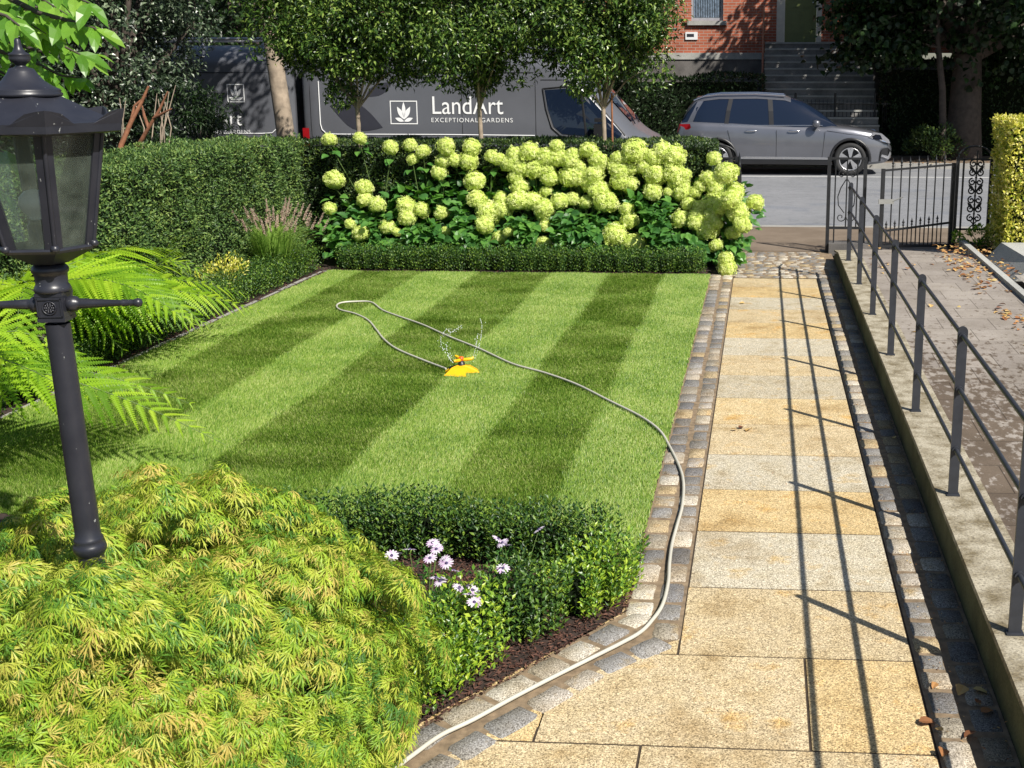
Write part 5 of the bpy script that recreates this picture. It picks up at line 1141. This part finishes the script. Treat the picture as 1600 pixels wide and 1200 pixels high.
    # seams and swage lines (real grooves as thin dark strips) and pinstripe
    mb=MB()
    for x,z0,z1 in ((3.42,.45,2.2),(2.35,.45,2.15),(.12,.5,2.25),(.55,1.2,1.2)): mb.tube([(x,-sy(x,z0+(z1-z0)*t)-.001,z0+(z1-z0)*t) for t in (0,.25,.5,.75,1)],.005,4)
    mb.tube([(x,-sy(x,2.12)-.001,2.12) for x in (.15,1,2,3,3.4)],.007,4); mb.tube([(x,-sy(x,2.02)-.001,2.02) for x in (3.5,3.8,4.0)],.006,4); mb.build('panel_seam',M['blacktrim'],v)
    mb=MB(); mb.tube([(x,-sy(x,z)-.002,z) for x,z in ((.26,2.0),(.26,1.4),(.28,1.32),(.34,1.265),(.5,1.255),(2,1.255),(3.4,1.245))],.0075,5); mb.build('pinstripe',M['white'],v)
    mb=MB()
    for x,z0,z1 in ((.03,.85,1.34 if kind=='a' else 1.1),):
        for s in (-1,1): mb.box((x-.045,min(s*.93,s*1.005),z0),(x+.05,max(s*.93,s*1.005),z1))
    mb.build('tail_light',M['redlens'],v)
    mb=MB(); mb.tube([(.3,-.62,2.60),(3.2,-.62,2.60)],.025,6); mb.tube([(.3,.62,2.60),(3.2,.62,2.60)],.025,6)
    for x in (.5,1.4,2.3,3.1): mb.tube([(x,-.72,2.50),(x,-.62,2.60),(x,.62,2.60),(x,.72,2.50)],.02,6)
    mb.build('roof_rack',M['alloy'],v)
    mb=MB(); mb.box((.0,-.9,.3),(5.0,.9,.55)); mb.build('underbody',M['blacktrim'],v)
    def leafshape(cx,cz,L_,W_,ang,name,m,off):
        n=10; up_=[(t/n*L_,math.sin(PI*(t/n)**.8)*W_*.5) for t in range(n+1)]; dn=[(t/n*L_,-math.sin(PI*(t/n)**1.1)*W_*.5) for t in range(n,0,-1)]; P=[(cx+u*math.cos(ang)-w_*math.sin(ang),cz+u*math.sin(ang)+w_*math.cos(ang)) for u,w_ in up_+dn[:-0 or None]]
        return side(name,P,m,off,.004,sub=1)
    ox=0 if kind=='a' else .0
    # ghost leaf graphics
    if kind=='a': leafshape(.42,1.66,.82,.36,math.radians(-22),'leaf_graphic',M['ghost'],.003); leafshape(.95,1.78,.45,.16,math.radians(28),'leaf_graphic',M['ghost'],.003); leafshape(.44,1.72,.42,.17,math.radians(58),'leaf_graphic',M['ghost'],.003)
    if kind=='a':
        tx,tz,lg=1.90,1.545,(1.30,1.40,.40,.33); ts=.36
    else: tx,tz,lg=1.66,1.37,(.72,1.70,.26,.26); ts=.30
    fx=1 if kind=='a' else -1
    yv=-(sy(2,1.6)+.006)
    Y=lambda z:-(sy(2,z)+.005)
    x0,z0,w_,h_=lg; mb=MB()
    def fr(a,b,c,d): mb.add([(a,Y(b),b),(c,Y(b),b),(c,Y(d),d),(a,Y(d),d)],[(0,1,2,3)])
    t_=.014; fr(x0,z0,x0+w_,z0+t_); fr(x0,z0+h_-t_,x0+w_,z0+h_); fr(x0,z0+t_,x0+t_,z0+h_-t_); fr(x0+w_-t_,z0+t_,x0+w_,z0+h_-t_)
    for ax_,az,l_,wd,an_ in ((.5,.12,.42,.16,20),(.5,.12,.42,.16,160),(.5,.2,.62,.2,62),(.5,.2,.62,.2,118),(.5,.25,.7,.16,90)):
        an_=math.radians(an_); c_,s_=math.cos(an_),math.sin(an_); b0=(x0+ax_*w_,z0+az*h_); P=[]
        for t in range(9): u=t/8*l_*h_; q=math.sin(PI*t/8)*wd*h_*.5; P.append((b0[0]+u*c_-q*s_,b0[1]+u*s_+q*c_))
        for t in range(7,0,-1): u=t/8*l_*h_; q=-math.sin(PI*t/8)*wd*h_*.5; P.append((b0[0]+u*c_-q*s_,b0[1]+u*s_+q*c_))
        mb.add([(p[0],Y(p[1])-.001,p[1]) for p in P],[tuple(range(len(P)))])
    mb.build('logo',M['white'],v)
    o=text('LandArt',ts,(tx,Y(tz)-.004,tz),M['white'],v,sx=.88*fx); o.rotation_euler.x=PI/2-.07
    o=text('EXCEPTIONAL GARDENS',.088 if fx>0 else .073,(tx-.005,Y(tz-.08)-.004,tz-.115),M['white'],v,sx=1.0*fx,spacing=1.25); o.rotation_euler.x=PI/2-.06; 
    return v,side
vx=yat(466,110,17.0).x
v1,_=van((vx,18.02,-.06),'near dark grey van with full white lettering, cab behind the rightmost slim tree',False,'a')
v2x=yat(462,110,17.15).x
def van2():
    # only the back end of the second van shows: the same body turned round, its tail by the pale trunk
    v,side=van((v2x-.08,18.15,-.06),'second grey van behind the pale trunk, only the last letters of its name showing',True,'b'); v.scale=(-1,1,1)
    return v
v2=van2()
# ================================================================== HOUSE ACROSS THE ROAD
HY=34.
hs=empty('brick_house',(0,HY,0),label='red brick house with olive green door and sash window beyond the road',cat='house')
dl,dr,dz0,dz1=yat(1227,60,HY).x-.02,yat(1275,60,HY).x,2.84,5.0
wl,wr,wz0,wz1=yat(1080,30,HY).x,yat(1130,30,HY).x,3.42,5.3
ol=yat(1213,60,HY).x; orr=yat(1283,60,HY).x
mb=MB()
def wallbox(x0,x1,z0,z1): mb.box((x0,0,z0),(x1,.35,z1))
X0,X1,Z0,Z1=-11,9.5,2.55,8.5
wallbox(X0,wl,Z0,Z1); wallbox(wl,wr,Z0,wz0); wallbox(wl,wr,wz1,Z1); wallbox(wr,ol,Z0,Z1); wallbox(ol,orr,dz1+.1,Z1); wallbox(orr,X1,Z0,Z1); mb.build('wall',M['brick'],hs)
mb=MB(); mb.box((X0,-.06,2.38),(ol-.1,.3,2.56)); mb.build('string_course',M['gran2'],hs)
mb=MB(); mb.box((X0,-.03,-.1),(X1,.3,2.378)); mb.build('basement_wall',M['darkstone'],hs)
mb=MB(); mb.box((X0-.3,-.4,Z1),(X1+.3,8,Z1+.15)); mb.add([(X0-.3,-.4,Z1+.16),(X1+.3,-.4,Z1+.16),(X1+.3,4,Z1+2.4),(X0-.3,4,Z1+2.4),(X1+.3,8,Z1+.16),(X0-.3,8,Z1+.16)],[(0,1,2,3),(3,2,4,5)]); mb.build('roof',M['darkstone'],hs)
w=empty('window',(0,0,0)); w.parent=hs
mb=MB(); t=.06
for a in ((wl,wz0,wl+t,wz1),(wr-t,wz0,wr,wz1),(wl+t,wz0,wr-t,wz0+.08),(wl+t,4.35,wr-t,4.41)): mb.box((a[0],.10,a[1]),(a[2],.16,a[3]))
fr_=mb.build('window_frame',M['frame'],w); mb=MB(); mb.box((wl-.1,-.08,wz0-.12),(wr+.1,.1,wz0-.003)); mb.build('window_sill',M['gran2'],w)
mb=MB(); mb.box((wl+t,.13,wz0+.08),(wr-t,.135,wz1)); mb.build('pane',plain('window_glass',(.05,.08,.12),.05,spec=1),w)
mb=MB(); n=30
for sd in (0,1):
    for i in range(8):
        xa=wl+t+(wr-wl-2*t)*(i/16+(.5 if sd else 0)); mb.tube([(xa+.02,.122,wz0+.09),(xa+.02,.122,wz1)],.016,5)
mb.build('curtain',M['curtain'],w)
dd=empty('door',(0,0,0)); dd.parent=hs
mb=MB(); mb.box((dl,.10,dz0),(dr,.15,dz1)); 
for i in range(2):
    for j,(za,zb_) in enumerate(((dz0+.25,dz0+.95),(dz0+1.15,dz0+1.9))):
        xa=dl+.12+i*(dr-dl-.16)/2; xb=xa+(dr-dl)/2-.16
        for a in ((xa,za,xb,za+.025),(xa,zb_-.025,xb,zb_),(xa,za+.025,xa+.025,zb_-.025),(xb-.025,za+.025,xb,zb_-.025)): mb.box((a[0],.085,a[1]),(a[2],.1,a[3]))
mb.build('door_leaf',M['door'],dd)
mb=MB(); mb.box((ol,.0,dz0),(dl-.003,.12,dz1+.1)); mb.box((dr+.003,.0,dz0),(orr,.12,dz1+.1)); mb.box((dl-.003,.0,dz1+.003),(dr+.003,.12,dz1+.1)); mb.build('door_frame',M['cream'],dd)
mb=MB(); mb.lathe([(0,-.03),(.03,0),(0,.03)],(dr-.1,.06,dz0+1.05),8); mb.build('handle',M['chrome'],dd)
a=yat(1071,50,HY-.02); b_=yat(1090,62,HY-.02); mb=MB(); mb.box((a.x,-.035,b_.z),(b_.x,-.002,a.z)); pq=mb.build('wall_plaque',M['white'],hs)
mb=MB(); mb.box((a.x+.04,-.04,a.z-.13),(b_.x-.1,-.036,a.z-.05)); mb.build('plaque_band',M['ghost'],pq)
# steps
sx0,sx1=yat(1195,100,32).x,yat(1362,100,32).x
st_=empty('entrance_steps',((sx0+sx1)/2,HY,0),label='flight of grey granite steps rising to the olive green door of the brick house',cat='steps')
hwid=(sx1-sx0)/2; nst=13
for i in range(nst):
    z1=2.82-i*.168; y1=-.9-i*.29
    mb=MB(); mb.box((-hwid,y1-.29 if i else y1-.05,z1-.165),(hwid,y1+.02 if i else -.06,z1-.002)); mb.build('step',M['riser'],st_); mb=MB(); mb.box((-hwid-.01,(y1-.31) if i else y1-.08,z1-.045),(hwid+.01,(y1-.29)-.001 if i else y1-.051,z1)); mb.build('step_nosing',M['gran2'],st_)
mb=MB(); mb.box((-hwid+.05,-4.4,0),(hwid-.05,-.1,.6)); mb.add([(-hwid+.05,-4.4,.55),(hwid-.05,-4.4,.55),(hwid-.05,-.9,2.6),(-hwid+.05,-.9,2.6),(-hwid+.05,-.1,2.6),(hwid-.05,-.1,2.6),(-hwid+.05,-4.4,0),(-hwid+.05,-.1,0),(hwid-.05,-4.4,0),(hwid-.05,-.1,0)],[(0,1,2,3),(3,2,5,4),(0,3,4,7,6),(1,8,9,5,2)]); mb.build('step_core',M['darkstone'],st_)
e=empty('step_handrail',(sx0-.05,HY,0),label='black iron handrail rising beside the left edge of the granite house steps',cat='handrail')
mb=MB(); mb.tube([(0,-4.4,1.45),(0,-.95,3.72),(0,-.1,3.72)],.028,8); mb.build('rail',M['iron'],e)
for i in range(nst*2): y=-4.35+i*.165; mb=MB(); zt_=1.45+(y+4.4)*.66 if y<-.95 else 3.72; mb.tube([(0,y,max(.5,zt_-1.0)),(0,y,zt_)],.010 if i%6 else .028,5); mb.build('baluster',M['iron'],e)
e=empty('front_railing',(1.9,29.9,.05),label='thin black iron railing in front of the granite house steps, behind the grey car',cat='railing')
mb=MB(); mb.box((-2.0,-.02,1.22),(1.3,.02,1.25)); mb.box((-2.0,-.02,.12),(1.3,.02,.15)); mb.build('rail',M['iron'],e)
for i in range(34): 
    x=-1.98+i*.098; mb=MB(); big=i%10==9; mb.tube([(x,0,0),(x,0,1.34 if not big else 1.5)],.008 if not big else .03,5); mb.build('post' if big else 'bar',M['iron'],e)
# dark lawn/soil behind the far pavement
sheet('far_garden',[(-60,29.6),(60,29.6),(60,80),(-60,80)],.03,M['soil'])
